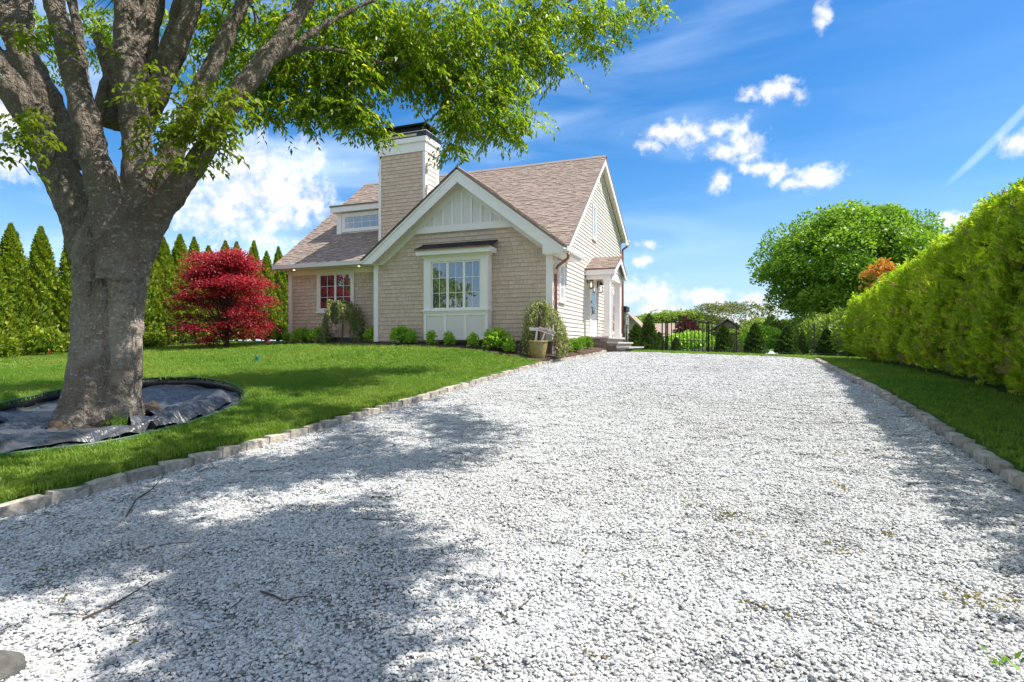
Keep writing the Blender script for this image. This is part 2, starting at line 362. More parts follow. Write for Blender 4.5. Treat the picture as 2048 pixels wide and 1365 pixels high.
def gravelmat():
    m, n, p, out = newmat('white_gravel_bed')
    t = N(n, 'ShaderNodeTexCoord').outputs['Object']
    v = N(n, 'ShaderNodeTexVoronoi', {'Vector': t, 'Scale': 38.0, 'Randomness': 1.0})
    e = N(n, 'ShaderNodeTexVoronoi', {'Vector': t, 'Scale': 38.0, 'Randomness': 1.0}, feature='DISTANCE_TO_EDGE')
    bw = N(n, 'ShaderNodeRGBToBW', {0: v.outputs['Color']}).outputs[0]
    col = mixc(n, ramp(n, bw, .2, .8), (.25, .25, .255), (.45, .45, .445))
    col = mixc(n, ramp(n, e.outputs['Distance'], 0, .10, 1, 0), col, (.09, .09, .09))
    n.links.new(col, p.inputs['Base Color']); p.inputs['Roughness'].default_value = .85
    b = N(n, 'ShaderNodeBump', {'Height': e.outputs['Distance'], 'Strength': 1.0, 'Distance': .03}); n.links.new(b.outputs[0], p.inputs['Normal'])
    return m
M['lawn'] = lawnmat(); M['gravelbed'] = gravelmat()
def stonemat():
    m, n, p, out = newmat('white_crushed_stone')
    r = tint(n, 'both')
    col = mixc(n, ramp(n, r, 0, .55), (.34, .34, .34), (.62, .62, .615))
    col = mixc(n, ramp(n, r, .955, .97), col, (.22, .20, .18))
    big = N(n, 'ShaderNodeTexNoise', {'Vector': N(n, 'ShaderNodeObjectInfo').outputs['Location'], 'Scale': .7, 'Detail': 5, 'Roughness': .65}).outputs['Fac']
    col = mixc(n, ramp(n, big, .45, .75, 0, .45), col, (.34, .32, .30))
    n.links.new(col, p.inputs['Base Color']); p.inputs['Roughness'].default_value = .75; p.inputs['Specular IOR Level'].default_value = .3
    return m
M['stone_chip'] = stonemat()
def grassmat():
    m, n, p, out = newmat('grass_blade')
    r = N(n, 'ShaderNodeObjectInfo').outputs['Random']; t = tint(n, 'attr')
    loc = N(n, 'ShaderNodeObjectInfo').outputs['Location']
    big = N(n, 'ShaderNodeTexNoise', {'Vector': loc, 'Scale': .55, 'Detail': 4, 'Roughness': .6}).outputs['Fac']
    col = mixc(n, r, (.08, .19, .018), (.17, .31, .03)); col = mixc(n, ramp(n, t, 0, 1, 0, .5), col, (.24, .37, .045))
    col = mixc(n, ramp(n, big, .38, .66, 0, .75), col, (.29, .35, .06))
    n.links.new(col, p.inputs['Base Color']); p.inputs['Roughness'].default_value = .5; p.inputs['Specular IOR Level'].default_value = .3
    tr = N(n, 'ShaderNodeBsdfTranslucent'); n.links.new(mixc(n, 1., col, (1.3, 1.5, .6), 'MULTIPLY'), tr.inputs[0])
    mx = N(n, 'ShaderNodeMixShader', {0: .35, 1: p.outputs[0], 2: tr.outputs[0]}); n.links.new(mx.outputs[0], out.inputs[0])
    return m
M['grass'] = grassmat()

def gridmesh(name, X, Y, Z, mat, smooth=True):
    r, c = X.shape; idx = np.arange(r*c).reshape(r, c)
    q = np.stack([idx[:-1, :-1], idx[:-1, 1:], idx[1:, 1:], idx[1:, :-1]], -1).reshape(-1, 4)
    return fastmesh(name, np.stack([X, Y, Z], -1).reshape(-1, 3), q, mat, smooth=smooth)
# one ground sheet out to the horizon, finer where the lawn dips round the tree
ys = np.concatenate([[-600, -200, -80, -40, -25, -15, -10, -6, -3, -1, 0, 1, 1.6], np.arange(2.2, 8.0, .12), np.arange(8, 30, .5), [31, 33, 36, 40, 46, 55, 70, 100, 150, 250, 500, 1500]])
offl = np.concatenate([[-1500, -500, -200, -100, -60, -40, -30, -24, -20, -17, -14, -11.5, -9.5, -8, -7, -6.2], np.arange(-5.4, -.5, .12), [-.45, -.3, -.2, -.11, -.09]])
offr = np.array([.09, .11, .2, .4, .8, 1.3, 2, 3, 4.5, 7, 10, 15, 20, 30, 45, 70, 110, 200, 500, 1500])
mid = np.linspace(0, 1, 14)
Yg = np.repeat(ys[:, None], len(offl)+len(mid)+len(offr), 1)
Xg = np.concatenate([kl(ys)[:, None]+offl[None], kl(ys)[:, None]+(kr(ys)-kl(ys))[:, None]*mid[None], kr(ys)[:, None]+offr[None]], 1)
ground = fastobj('ground', gridmesh('ground', Xg, Yg, gz(Xg, Yg), M['lawn'])); tag(ground, kind='structure')
# gravel driveway
def back_y(x): return np.interp(x, [-4, 1.4, 1.9, 2.25], [19.6, 19.45, 19.1, 18.2])
v = np.concatenate([np.linspace(0, 1, 90)]); xs = np.linspace(0, 1, 40)
Yd = np.zeros((90, 40)); Xd = np.zeros((90, 40))
for j, a in enumerate(xs):
    xb = kl(19.)+(kr(18.)-kl(19.))*a; yb = back_y(xb); Yd[:, j] = -14+v*(yb+14)
    Xd[:, j] = kl(Yd[:, j])+.02+(kr(Yd[:, j])-kl(Yd[:, j])-.04)*a
drive = fastobj('driveway', gridmesh('driveway', Xd, Yd, drive_z(Xd, Yd)+.008, M['gravelbed'])); tag(drive, kind='structure')

# instancing helper for uncountable stuff (stones, grass)
def scatter(name, P, rot, scl, sources, parent=None):
    src = bpy.data.collections.new(name+'_source')
    for s_ in sources: src.objects.link(s_)
    m = bpy.data.meshes.new(name); m.vertices.add(len(P)); m.vertices.foreach_set('co', np.asarray(P, np.float32).ravel())
    for nm, a in (('rot', rot), ('scl', scl)):
        at = m.attributes.new(nm, 'FLOAT_VECTOR', 'POINT'); at.data.foreach_set('vector', np.asarray(a, np.float32).ravel())
    at = m.attributes.new('pick', 'INT', 'POINT'); at.data.foreach_set('value', RNG.integers(0, len(sources), len(P)).astype(np.int32))
    o = fastobj(name, m, parent)
    g = bpy.data.node_groups.new(name, 'GeometryNodeTree')
    g.interface.new_socket('Geometry', in_out='INPUT', socket_type='NodeSocketGeometry'); g.interface.new_socket('Geometry', in_out='OUTPUT', socket_type='NodeSocketGeometry')
    gi = g.nodes.new('NodeGroupInput'); go = g.nodes.new('NodeGroupOutput')
    ip = g.nodes.new('GeometryNodeInstanceOnPoints'); ci = g.nodes.new('GeometryNodeCollectionInfo')
    ci.inputs['Collection'].default_value = src; ci.inputs['Separate Children'].default_value = True; ci.inputs['Reset Children'].default_value = True
    ip.inputs['Pick Instance'].default_value = True
    for nm, ty, sk in (('rot', 'FLOAT_VECTOR', 'Rotation'), ('scl', 'FLOAT_VECTOR', 'Scale'), ('pick', 'INT', 'Instance Index')):
        na = g.nodes.new('GeometryNodeInputNamedAttribute'); na.data_type = ty; na.inputs[0].default_value = nm
        so_ = [q for q in na.outputs if q.enabled][0]
        if sk == 'Rotation':
            er = g.nodes.new('FunctionNodeEulerToRotation'); g.links.new(so_, er.inputs[0]); so_ = er.outputs[0]
        g.links.new(so_, ip.inputs[sk])
    g.links.new(gi.outputs[0], ip.inputs['Points']); g.links.new(ci.outputs[0], ip.inputs['Instance']); g.links.new(ip.outputs[0], go.inputs[0])
    md = o.modifiers.new('scatter', 'NODES'); md.node_group = g
    return o
def stone_source(i):
    # a hand-sized patch of loose angular chips
    b = MB(); bm = bmesh.new(); bmesh.ops.create_icosphere(bm, subdivisions=1, radius=1); base = [q.co.copy() for q in bm.verts]; fcs = [tuple(q.index for q in f.verts) for f in bm.faces]; bm.free()
    for k in range(84):
        r = .115*math.sqrt(random.random()); a = random.uniform(0, 6.28); s = math.exp(random.gauss(math.log(.0074), .25))
        R = Matrix.Rotation(random.uniform(0, 6.28), 3, 'Z') @ Matrix.Rotation(random.gauss(0, .4), 3, 'X'); sx, sy, sz = random.uniform(.95, 1.6), random.uniform(.7, 1.05), random.uniform(.45, .7)
        o = Vector((r*math.cos(a), r*math.sin(a), s*random.uniform(.1, .9)))
        b.add([R @ Vector((q.x*sx, q.y*sy, q.z*sz))*s*random.uniform(.75, 1.12)+o for q in base], fcs)
    return bpy.data.objects.new('gravel_patch', b.mesh('gravel_patch', M['stone_chip']))
def depth(x, y): return -SA*x+CA*y
n0 = 29000
px = RNG.uniform(-5.2, 2.3, n0); py = RNG.uniform(.6, 20, n0)
dz = np.maximum(depth(px, py), .5); ang = np.abs((CA*px+SA*py)/dz)
keep = (px > kl(py)+.06) & (px < kr(py)-.06) & (py < back_y(px)+RNG.normal(0, .06, n0)) & (dz > 1.0) & (ang < 1.05) & (RNG.random(n0) < np.interp(dz, [2, 7, 12, 20], [1.0, .95, .7, .5]))
px, py, dz = px[keep], py[keep], dz[keep]; k = len(px)
s = RNG.uniform(.85, 1.15, k)*np.interp(dz, [3, 8, 20], [1, 1.15, 1.5])
pz = drive_z(px, py)+.006+RNG.uniform(0, .006, k)
scl = np.stack([s, s, s], 1)
rot = np.stack([np.full(k, .058)*0, RNG.normal(0, .03, k), RNG.uniform(0, 6.28, k)], 1)
grav = scatter('gravel', np.stack([px, py, pz], 1), rot, scl, [stone_source(i) for i in range(10)], drive); tag(grav, kind='stuff')
# grass
def tuft_source(i, hgt, nb):
    vs, fs, tt = [], [], []
    for b in range(nb):
        a = random.uniform(0, 6.28); r = random.uniform(0, .045); x, y = r*math.cos(a), r*math.sin(a)
        d = random.uniform(0, 6.28); h = hgt*random.uniform(.55, 1.1); lean = h*random.uniform(.15, .75); w = random.uniform(.0022, .0038)
        dx, dy = math.cos(d), math.sin(d); sx, sy = -dy*w, dx*w; n_ = len(vs)
        for f, ww in ((0, 1), (.5, .9), (1, .15)):
            cx_, cy_, cz_ = x+dx*lean*f*f, y+dy*lean*f*f, h*f*(1-.18*f)
            vs += [(cx_-sx*ww, cy_-sy*ww, cz_), (cx_+sx*ww, cy_+sy*ww, cz_)]
        fs += [(n_, n_+1, n_+3, n_+2), (n_+2, n_+3, n_+5, n_+4)]; tt += [random.random()]*2
    m = fastmesh('grass_tuft', vs, fs, M['grass'], tt); return bpy.data.objects.new('grass_tuft', m)
n0 = 240000
gx = RNG.uniform(-26, 9, n0); gy = RNG.uniform(1.2, 27, n0); dz = np.maximum(depth(gx, gy), .3); ang = np.abs((CA*gx+SA*gy)/dz)
def bed_front(x): return np.interp(x, [-16.5, -15.9, -12.4, -11.3, -9, -6.2, -5.2, -4.7], [17.5, 16.1, 16.15, 15.35, 15.0, 14.95, 14.7, 14.25])
onl = ((gx < kl(gy)-.12) & (gy < bed_front(gx)) & ((gx > -16.2) | (gy < 19))) | ((gx > kr(gy)+.12) & (gx < 3.6+.0*gy) & (gy < 19)) | ((gy > back_y(np.clip(gx, -4, 2.25))+.03) & (gx > -3.2) & (gx < 6))
onl &= ring_r(gx, gy) > 1.0+.015*RNG.random(n0)
onl &= (ang < 1.05) & (dz > 2.5) & (RNG.random(n0) < np.interp(dz, [3, 6, 10, 16, 26], [1.0, 1.0, .75, .45, .3]))
onl &= ~((gx > -15.6) & (gx < -4.9) & (gy > 15.9))
# near strip is sown twice as thick
gx, gy, dz = gx[onl], gy[onl], dz[onl]
nn = 75000; nx = RNG.uniform(-14, -4.7, nn); ny = RNG.uniform(1.5, 9.5, nn); nd = depth(nx, ny)
kp = (nx < kl(ny)-.11) & (ring_r(nx, ny) > 1.0) & (np.abs((CA*nx+SA*ny)/np.maximum(nd, .3)) < 1.05) & (nd > 3)
gx = np.concatenate([gx, nx[kp]]); gy = np.concatenate([gy, ny[kp]]); dz = np.concatenate([dz, nd[kp]]); k = len(gx)
sc = RNG.uniform(.75, 1.2, k)*np.interp(dz, [4, 10, 20], [1, 1.15, 1.5])
grass = scatter('grass', np.stack([gx, gy, lawn_z(gx, gy)-.004], 1), np.stack([RNG.normal(0, .1, k), RNG.normal(0, .1, k), RNG.uniform(0, 6.28, k)], 1),
    np.stack([sc, sc, sc*RNG.uniform(.8, 1.15, k)], 1), [tuft_source(i, .062, 15) for i in range(6)], ground); tag(grass, kind='stuff')

# ------------------------------------------------------------------ kerbs of granite blocks
def kerb_block(i):
    L, Wd, H = .276, .115, .24
    bm = bmesh.new(); bmesh.ops.create_cube(bm, size=1)
    bmesh.ops.subdivide_edges(bm, edges=bm.edges[:], cuts=2, use_grid_fill=True)
    for q in bm.verts:
        q.co = Vector((q.co.x*Wd, q.co.y*L, q.co.z*H))
        e = (abs(q.co.y) > L*.45)+(abs(q.co.z) > H*.45)+(abs(q.co.x) > Wd*.45)
        if e > 1: q.co *= .955
        q.co += Vector((random.uniform(-1, 1)*.006, random.uniform(-1, 1)*.004, random.uniform(-1, 1)*.006))
    m = bpy.data.meshes.new('kerb_stone'); bm.to_mesh(m); bm.free(); m.materials.append(M['kerb']); return m
KB = [kerb_block(i) for i in range(8)]
def kerb(name, fx, y0, y1, sgn, top):
    mort = MB(); pts = []; y = y0
    while y < y1:
        pts.append((float(fx(y)), y)); y += .02
    acc = 0; last = pts[0]; st = [pts[0]]
    for p in pts[1:]:
        acc += math.hypot(p[0]-last[0], p[1]-last[1]); last = p
        if acc >= .285: st.append(p); acc = 0
    poly = [(x, y) for x, y in st]; VV, QQ = [], []
    for i, (x, y) in enumerate(poly):
        z = float(drive_z(x, y))
        VV += [(x-.046, y, z-.12), (x+.046, y, z-.12), (x+.046, y, z+top-.016), (x-.046, y, z+top-.016)]
        if i: QQ += [(4*i-4+a, 4*i-4+(a+1) % 4, 4*i+(a+1) % 4, 4*i+a) for a in range(4)]
    m = fastmesh(name, VV, QQ, M['mortar']); ko = fastobj(name, m); tag(ko, kind='structure')
    for a, b in zip(st[:-1], st[1:]):
        c = ((a[0]+b[0])/2, (a[1]+b[1])/2); o = bpy.data.objects.new('kerb_stone', random.choice(KB))
        zc = float(drive_z(*c))+top-.12+random.uniform(-.005, .005); link(o, ko, (c[0]+random.uniform(-.006, .006), c[1], zc))
        sl_ = math.atan2(float(drive_z(*b)-drive_z(*a)), b[1]-a[1])
        o.rotation_euler = (sl_+random.uniform(-.03, .03)+random.choice((0, 0, math.pi)), random.uniform(-.03, .03), math.atan2(-(b[0]-a[0]), b[1]-a[1])+random.uniform(-.03, .03)+random.choice((0, math.pi)))
        o.scale = (1, random.uniform(.97, 1.02), 1)
    return ko
kerb('kerb_lawn_side', lambda y: kl(y)-.055, -.8, 19.5, -1, .098)
kerb('kerb_hedge_side', lambda y: kr(y)+.055, .6, 18.2, 1, .098)

# mulched flower bed in front of the house
bx = np.linspace(-16.2, -4.05, 90); rows = []
for f in np.linspace(0, 1, 24):
    rr = []
    for x in bx:
        y0 = float(bed_front(x)) if x < -4.78 else float(np.interp(x, [-4.78, -4.6, -4.4, -4.1, -4.05], [14.4, 15.7, 16.7, 17.95, 18.6]))
        y1 = 17.5 if x < -10.9 else (16.3 if x < -5.2 else 19.7)
        rr.append((x, y0+(max(y1, y0+.05)-y0)*f))
    rows.append(rr)
B = np.array(rows); bz = lawn_z(B[..., 0], B[..., 1])+.022+.02*np.sin(np.linspace(0, 1, 24)*3.1416)[:, None]+RNG.normal(0, .006, B.shape[:2])
# the strip between side wall and kerb stays level with the kerb top
bz = np.maximum(bz, drive_z(B[..., 0], B[..., 1])+np.where(B[..., 0] > -4.9, .11, -1))
bed = fastobj('flower_bed', gridmesh('flower_bed', B[..., 0], B[..., 1], bz, M['mulch'])); tag(bed, kind='structure')
def bed_z(x, y): return float(max(lawn_z(x, y)+.03, drive_z(x, y)+(.11 if x > -4.9 else -1)))
# ------------------------------------------------------------------ the house
HL = (-4.89, 16.04, 1.15)
house = thing('house', 'taupe shingled house with white trim, brown roof and tall shingled chimney', 'house', HL)
FW, LW, RW = 16.04, 17.2, -4.89                     # front wing wall, recessed wall, side wall
def rf(y): return 4.44+.79*(y-16.76)                # front roof plane (top)
RY, RZ = 22.36, 8.86                                # ridge
def rb(y): return RZ-.455*(y-RY)
GX, GZ, GS = -7.80, 6.83, .765                      # wing gable peak and pitch
def gr(x): return GZ-GS*abs(x-GX)
# structural walls
wing = MB().prism([(-11.02, 1.5), (RW-.02, 1.5), (RW-.02, gr(RW)-.16), (GX, GZ-.2), (-11.02, gr(-11.02)-.16)], 'y', FW+.03, FW+.18).build('front_wall', M['shingle'], house)
recess = MB().box(-15.63, -11.02, LW+.03, LW+.18, 1.66, 4.28).build('front_wall', M['shingle'], house)
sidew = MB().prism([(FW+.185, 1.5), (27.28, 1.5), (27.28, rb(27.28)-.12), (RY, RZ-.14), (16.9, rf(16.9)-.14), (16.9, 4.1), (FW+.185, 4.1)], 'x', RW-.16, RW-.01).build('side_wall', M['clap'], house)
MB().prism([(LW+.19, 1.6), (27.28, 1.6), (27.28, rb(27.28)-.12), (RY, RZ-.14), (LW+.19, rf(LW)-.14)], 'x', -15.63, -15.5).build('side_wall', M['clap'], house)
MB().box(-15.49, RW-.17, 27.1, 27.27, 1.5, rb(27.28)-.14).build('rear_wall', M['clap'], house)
fd = MB(); fd.box(-11.0, RW-.03, FW+.06, FW+.2, .9, 1.5); fd.box(-15.6, -11.01, LW+.06, LW+.2, 1.0, 1.66); fd.box(RW-.2, RW-.04, FW+.21, 27.2, .7, 1.5)
fd.build('foundation', M['foundation'], house)
# --- wall shingles: the 300 nearest are pieces of their own, the rest joined
SH = .130
UNIT = {}
def unit_shingle(w):
    if w not in UNIT:
        b = MB(); h = SH*1.08; t0, t1 = .026, .003
        b.add([(0, -t0, 0), (w, -t0, 0), (w, 0, 0), (0, 0, 0), (0, -t1, h), (w, -t1, h), (w, 0, h), (0, 0, h)], [(0, 3, 2, 1), (4, 5, 6, 7), (0, 1, 5, 4), (1, 2, 6, 5), (2, 3, 7, 6), (3, 0, 4, 7)])
        UNIT[w] = b.mesh('wall_shingle', M['shingle'])
    return UNIT[w]
WID = [.11, .14, .17, .20, .23]
rows = []
def shingle_rows(y, z0, z1, xr, parent):
    z = z0; i = 0
    while z < z1-.03:
        a, b = xr(z+.02); x = a-random.uniform(0, .1)
        while x < b:
            w = random.choice(WID); rows.append((x, y, z+random.uniform(-.003, .003), w, parent)); x += w+.005
        z += SH; i += 1
def xr_wing(z):
    hw = (GZ-.30-z)/GS
    return max(-10.95, GX-hw), min(-4.97, GX+hw)
shingle_rows(FW+.03, 1.53, 4.98, xr_wing, wing)
shingle_rows(LW+.03, 1.68, 4.10, lambda z: (-15.58, -11.0), recess)
CH = (-11.85, -9.94, 17.5, 18.5)                    # chimney plan
chim = MB().box(CH[0]+.03, CH[1]-.03, CH[2]+.04, CH[3]-.03, 4.4, 8.3).build('chimney', M['shingle'], house)
shingle_rows(CH[2]+.04, 4.9, 8.17, lambda z: (CH[0]+.05, CH[1]-.08), chim)
rows.sort(key=lambda r: (r[0]+.1)**2+r[1]**2+(r[2]-EYE)**2)
rest = {}
for i, (x, y, z, w, par) in enumerate(rows):
    if i < 300:
        o = bpy.data.objects.new('wall_shingle', unit_shingle(w)); link(o, par, (x, y, z))
    else:
        b = rest.setdefault(par.name, (MB(), par))[0]; h = SH*1.08
        b.add([(x, y-.026, z), (x+w, y-.026, z), (x+w, y, z), (x, y, z), (x, y-.003, z+h), (x+w, y-.003, z+h)], [(0, 3, 2, 1), (0, 1, 5, 4), (1, 2, 5), (0, 4, 3)])
for b, par in rest.values(): tag(b.build('wall_shingles', M['shingle'], par), kind='stuff')
# --- clapboards on the sunny side wall, one board a course
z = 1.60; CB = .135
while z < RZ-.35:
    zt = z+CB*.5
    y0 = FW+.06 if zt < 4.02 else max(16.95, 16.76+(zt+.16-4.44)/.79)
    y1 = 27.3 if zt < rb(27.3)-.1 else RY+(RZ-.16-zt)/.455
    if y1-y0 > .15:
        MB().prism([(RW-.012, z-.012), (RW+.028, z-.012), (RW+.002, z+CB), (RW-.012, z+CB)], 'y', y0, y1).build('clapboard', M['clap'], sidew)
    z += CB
# --- roofs
def slab(name, pts, th, parent=house, mat='roof'):
    n = (Vector(pts[1])-Vector(pts[0])).cross(Vector(pts[3])-Vector(pts[0])).normalized()
    if n.z < 0: n = -n
    b = MB(); k = len(pts); vs = [Vector(p) for p in pts]+[Vector(p)-n*th for p in pts]
    b.add(vs, [tuple(range(k)), tuple(range(2*k-1, k-1, -1))]+[(i, (i+1) % k, k+(i+1) % k, k+i) for i in range(k)]); return b.build(name, M[mat], parent)
def tabs(roof, org, along, upv, length, run, exp=.128, clip=None, wid=(.10, .26), mat='roof'):
    # overlapping shingle courses as real thin tabs on a roof plane
    org, along, upv = Vector(org), Vector(along).normalized(), Vector(upv).normalized(); nn = along.cross(upv).normalized()
    if nn.z < 0: nn = -nn
    b = MB(); r = 0
    while r < run-.03:
        s_ = -random.uniform(0, .3); top = min(exp*1.12, run-r)
        while s_ < length:
            w = random.uniform(*wid); a0, a1 = max(0, s_), min(length, s_+w); s_ += w
            if a1-a0 < .02: continue
            if clip and not clip(a0, a1, r): continue
            th = random.choice((.008, .010, .020, .022)); q = random.uniform(.35, 1) if th > .015 else random.uniform(0, .75)
            p = [org+along*a0+upv*r, org+along*a1+upv*r, org+along*a1+upv*(r+top), org+along*a0+upv*(r+top)]
            b.add([p[0], p[1], p[0]+nn*th, p[1]+nn*th, p[2]+nn*.004, p[3]+nn*.004], [(0, 1, 3, 2), (2, 3, 4, 5), (1, 4, 3), (0, 2, 5)], q)
        r += exp
    tag(b.build('roof_shingles', M[mat], roof), kind='stuff')
X0, X1, EY = -15.86, -4.58, 16.66
roof = slab('roof', [(X0, EY, rf(EY)), (X1, EY, rf(EY)), (X1, RY, RZ), (X0, RY, RZ)], .09)
up = Vector((0, 1, .79)).normalized(); run = math.hypot(RY-EY, RZ-rf(EY))
def clip_main(a0, a1, r):
    x = X0+(a0+a1)/2; z = rf(EY)+r*up.z
    return not (GX-(GZ-z)/GS+.25 < x < GX+(GZ-z)/GS-.25 and z < GZ-.2)
tabs(roof, (X0-.02, EY-.03, rf(EY-.03)+.004), (1, 0, 0), up, X1-X0+.04, run+.03, clip=clip_main)
slab('roof', [(X0, RY, RZ), (X1, RY, RZ), (X1, 27.55, rb(27.55)), (X0, 27.55, rb(27.55))], .09)
MB().prism([(RY-.16, RZ-.09), (RY, RZ+.035), (RY+.16, RZ-.05), (RY, RZ+.01)], 'x', X0-.02, X1+.02).build('ridge_cap', M['roof'], house)
WY = 15.66                                          # front edge of wing roof
xl, xr_ = -11.27, -4.42
wl = slab('roof', [(xl, WY, gr(xl)), (GX, WY, GZ), (GX, 20.1, GZ), (xl, 20.1, gr(xl))], .07)
wr = slab('roof', [(GX, WY, GZ), (xr_, WY, gr(xr_)), (xr_, 17.75, gr(xr_)), (GX, 17.75, GZ)], .07)
MB().prism([(GX+.01, GZ-.07), (RW-.1, gr(RW-.1)-.07), (RW-.1, gr(RW-.1)), (GX+.01, GZ)], 'y', 17.76, 20.0).build('roof', M['roof'], house)
ul = Vector((1, 0, GS)).normalized(); rl = math.hypot(GX-xl, GZ-gr(xl))
tabs(wl, (xl-.03, WY-.03, gr(xl-.03)+.003), (0, 1, 0), ul, 3.2, rl+.03)
rr_ = math.hypot(xr_-GX, GZ-gr(xr_))
tabs(wr, (xr_+.03, WY-.03, gr(xr_+.03)+.003), (0, 1, 0), Vector((-1, 0, GS)).normalized(), 2.1, rr_+.03)
MB().tube([(GX, WY-.03, GZ+.012), (GX, 19.9, GZ+.012)], .03, 6).build('ridge_cap', M['roof'], house)
# --- white trim of the wing gable
def rake(name, d0, d1, ya, yb, mat, xin, xout):
    for sgn, xe in ((-1, xin), (1, xout)):
        xs_ = [GX, xe]
        poly = [(GX, GZ-d0), (xe, gr(xe)-d0), (xe, gr(xe)-d1), (GX, GZ-d1)]
        if gr(xe)-d1 < 4.03: poly = [(GX, GZ-d0), (xe, gr(xe)-d0), (xe, 4.03), (GX+sgn*(GZ-d1-4.03)/GS, 4.03), (GX, GZ-d1)]    # level cut at the eave
        MB().prism(poly, 'y', ya, yb).build(name, mat, house)
rake('rake_board', .075, .45, WY+.02, WY+.055, M['white'], xl+.02, xr_-.02)
rake('shadow_board', .073, .135, WY-.005, WY+.018, M['white'], xl+.01, xr_-.01)
rake('soffit', .115, .16, WY+.057, FW+.0, M['white'], xl+.02, xr_-.02)
rake('frieze_board', .20, .60, FW-.028, FW+.028, M['white'], -11.0, RW-.03)
# boxed eave returns
ch = {}
for xa, xb in ((xl+.02, -10.86), (-5.06, xr_-.02)):
    o_, i_ = (xa, xb) if xa < -8 else (xb, xa)
    MB().prism([(o_, 4.03), (i_, 4.03), (i_, gr(i_)-.452), (o_, max(4.035, gr(o_)-.452))], 'y', WY+.024, WY+.058).build('eave_return', M['white'], house)
    MB().box(min(xa, xb), max(xa, xb), WY+.06, FW-.03, 4.03, 4.06).build('soffit', M['white'], house)
MB().box(RW+.03, xr_-.02, FW-.03, 17.7, 4.03, 4.06).build('soffit', M['white'], house)
MB().box(xr_-.05, xr_-.02, FW-.2, 17.74, 4.06, gr(xr_)-.09).build('fascia', M['white'], house)
# gutters
def gutter(pts_x, y0, y1, z):
    return MB().prism([(pts_x, z), (pts_x, z+.11), (pts_x+.02, z+.11), (pts_x+.02, z+.03), (pts_x+.09, z+.03), (pts_x+.11, z+.12), (pts_x+.13, z+.12), (pts_x+.11, z)], 'y', y0, y1).build('gutter', M['gutter'], house)
gutter(xr_-.015, WY+.0, 17.74, gr(xr_)-.15)
MB().prism([(EY-.13, rf(EY)-.17), (EY-.13, rf(EY)-.04), (EY-.02, rf(EY)-.06), (EY-.02, rf(EY)-.19)], 'x', X0+.02, xl-.03).build('gutter', M['gutter'], house)
MB().box(X0+.02, -11.03, EY, EY+.03, 4.18, rf(EY)-.1).build('fascia', M['white'], house)
sof = MB().box(X0+.02, -11.03, EY+.031, LW+.02, 4.185, 4.215).build('soffit', M['white'], house)
for lx in (-15.16, -12.28):
    MB().lathe([(.0, -.003), (.03, -.003), (.038, -.008), (.04, 0)], (lx, 16.93, 4.184), 16).build('downlight', M['bulb'], sof)
# left rake of the main roof
MB().prism([(EY, rf(EY)-.1), (RY, RZ-.1), (RY, RZ-.3), (EY, rf(EY)-.3)], 'x', X0+.0, X0+.03).build('rake_board', M['white'], house)
MB().prism([(EY+.02, rf(EY)-.11), (RY, RZ-.11), (RY, RZ-.15), (EY+.02, rf(EY)-.15)], 'x', X0+.035, -15.64).build('soffit', M['white'], house)
# board and batten panel with its band
bandz0, bandz1 = 4.95, 5.16
MB().prism([(GX-(GZ-.55-bandz0)/GS, bandz0), (GX+(GZ-.55-bandz0)/GS, bandz0), (GX+(GZ-.55-bandz1)/GS, bandz1), (GX-(GZ-.55-bandz1)/GS, bandz1)], 'y', FW-.05, FW+.029).build('band_board', M['white'], house)
pnl = MB().prism([(GX-(GZ-.40-bandz1)/GS, bandz1), (GX+(GZ-.40-bandz1)/GS, bandz1), (GX, GZ-.4)], 'y', FW+.002, FW+.029).build('gable_panel', M['white_board'], house)
for k in range(-5, 6):
    x = GX+k*.325; zt = GZ-.575-GS*(abs(k*.325)+.03)
    if zt > bandz1+.06: MB().box(x-.03, x+.03, FW-.04, FW+.001, bandz1+.001, zt).build('batten', M['white'], pnl)
# corner boards
MB().box(-11.04, -10.87, FW-.02, FW+.03, 1.5, 4.03).build('corner_board', M['white'], house)
MB().box(-5.06, RW+.036, FW-.02, FW+.03, 1.5, 4.03).build('corner_board', M['white'], house)
MB().box(RW-.01, RW+.036, FW+.032, FW+.16, 1.5, 4.03).build('corner_board', M['white'], house)
MB().box(-15.66, -15.50, LW-.02, LW+.03, 1.62, 4.184).build('corner_board', M['white'], house)
MB().box(-15.49, -11.0, LW-.012, LW+.029, 4.0, 4.184).build('frieze_board', M['white'], house)
MB().box(RW-.009, RW+.034, FW+.165, 27.3, 1.47, 1.585).build('skirt_board', M['white'], house)
MB().box(RW-.01, RW+.036, 27.18, 27.33, 1.5, rb(27.3)-.15).build('corner_board', M['white'], house)
# right rakes of the main roof
for (ya, za, yb, zb, nm) in ((EY, rf(EY), RY, RZ, 'front'), (RY, RZ, 27.55, rb(27.55), 'rear')):
    MB().prism([(ya, za-.095), (yb, zb-.095), (yb, zb-.34), (ya, za-.34)], 'x', X1-.045, X1-.012).build('rake_board', M['white'], house)
    MB().prism([(ya, za-.10), (yb, zb-.10), (yb, zb-.135), (ya, za-.135)], 'x', RW+.037, X1-.046).build('soffit', M['white'], house)
    MB().prism([(max(ya, 16.95), za-.14+(max(ya, 16.95)-ya)*.79*(nm == 'front')), (min(yb, 27.3), zb-.14), (min(yb, 27.3), zb-.36), (max(ya, 16.95), za-.36+(max(ya, 16.95)-ya)*.79*(nm == 'front'))], 'x', RW+.0, RW+.036).build('frieze_board', M['white'], house)
MB().prism([(27.1, rb(27.55)-.34), (27.55, rb(27.55)-.34), (27.55, rb(27.55)-.1), (27.1, rb(27.1)-.1)], 'x', X1-.044, X1-.013).build('eave_return', M['white'], house)
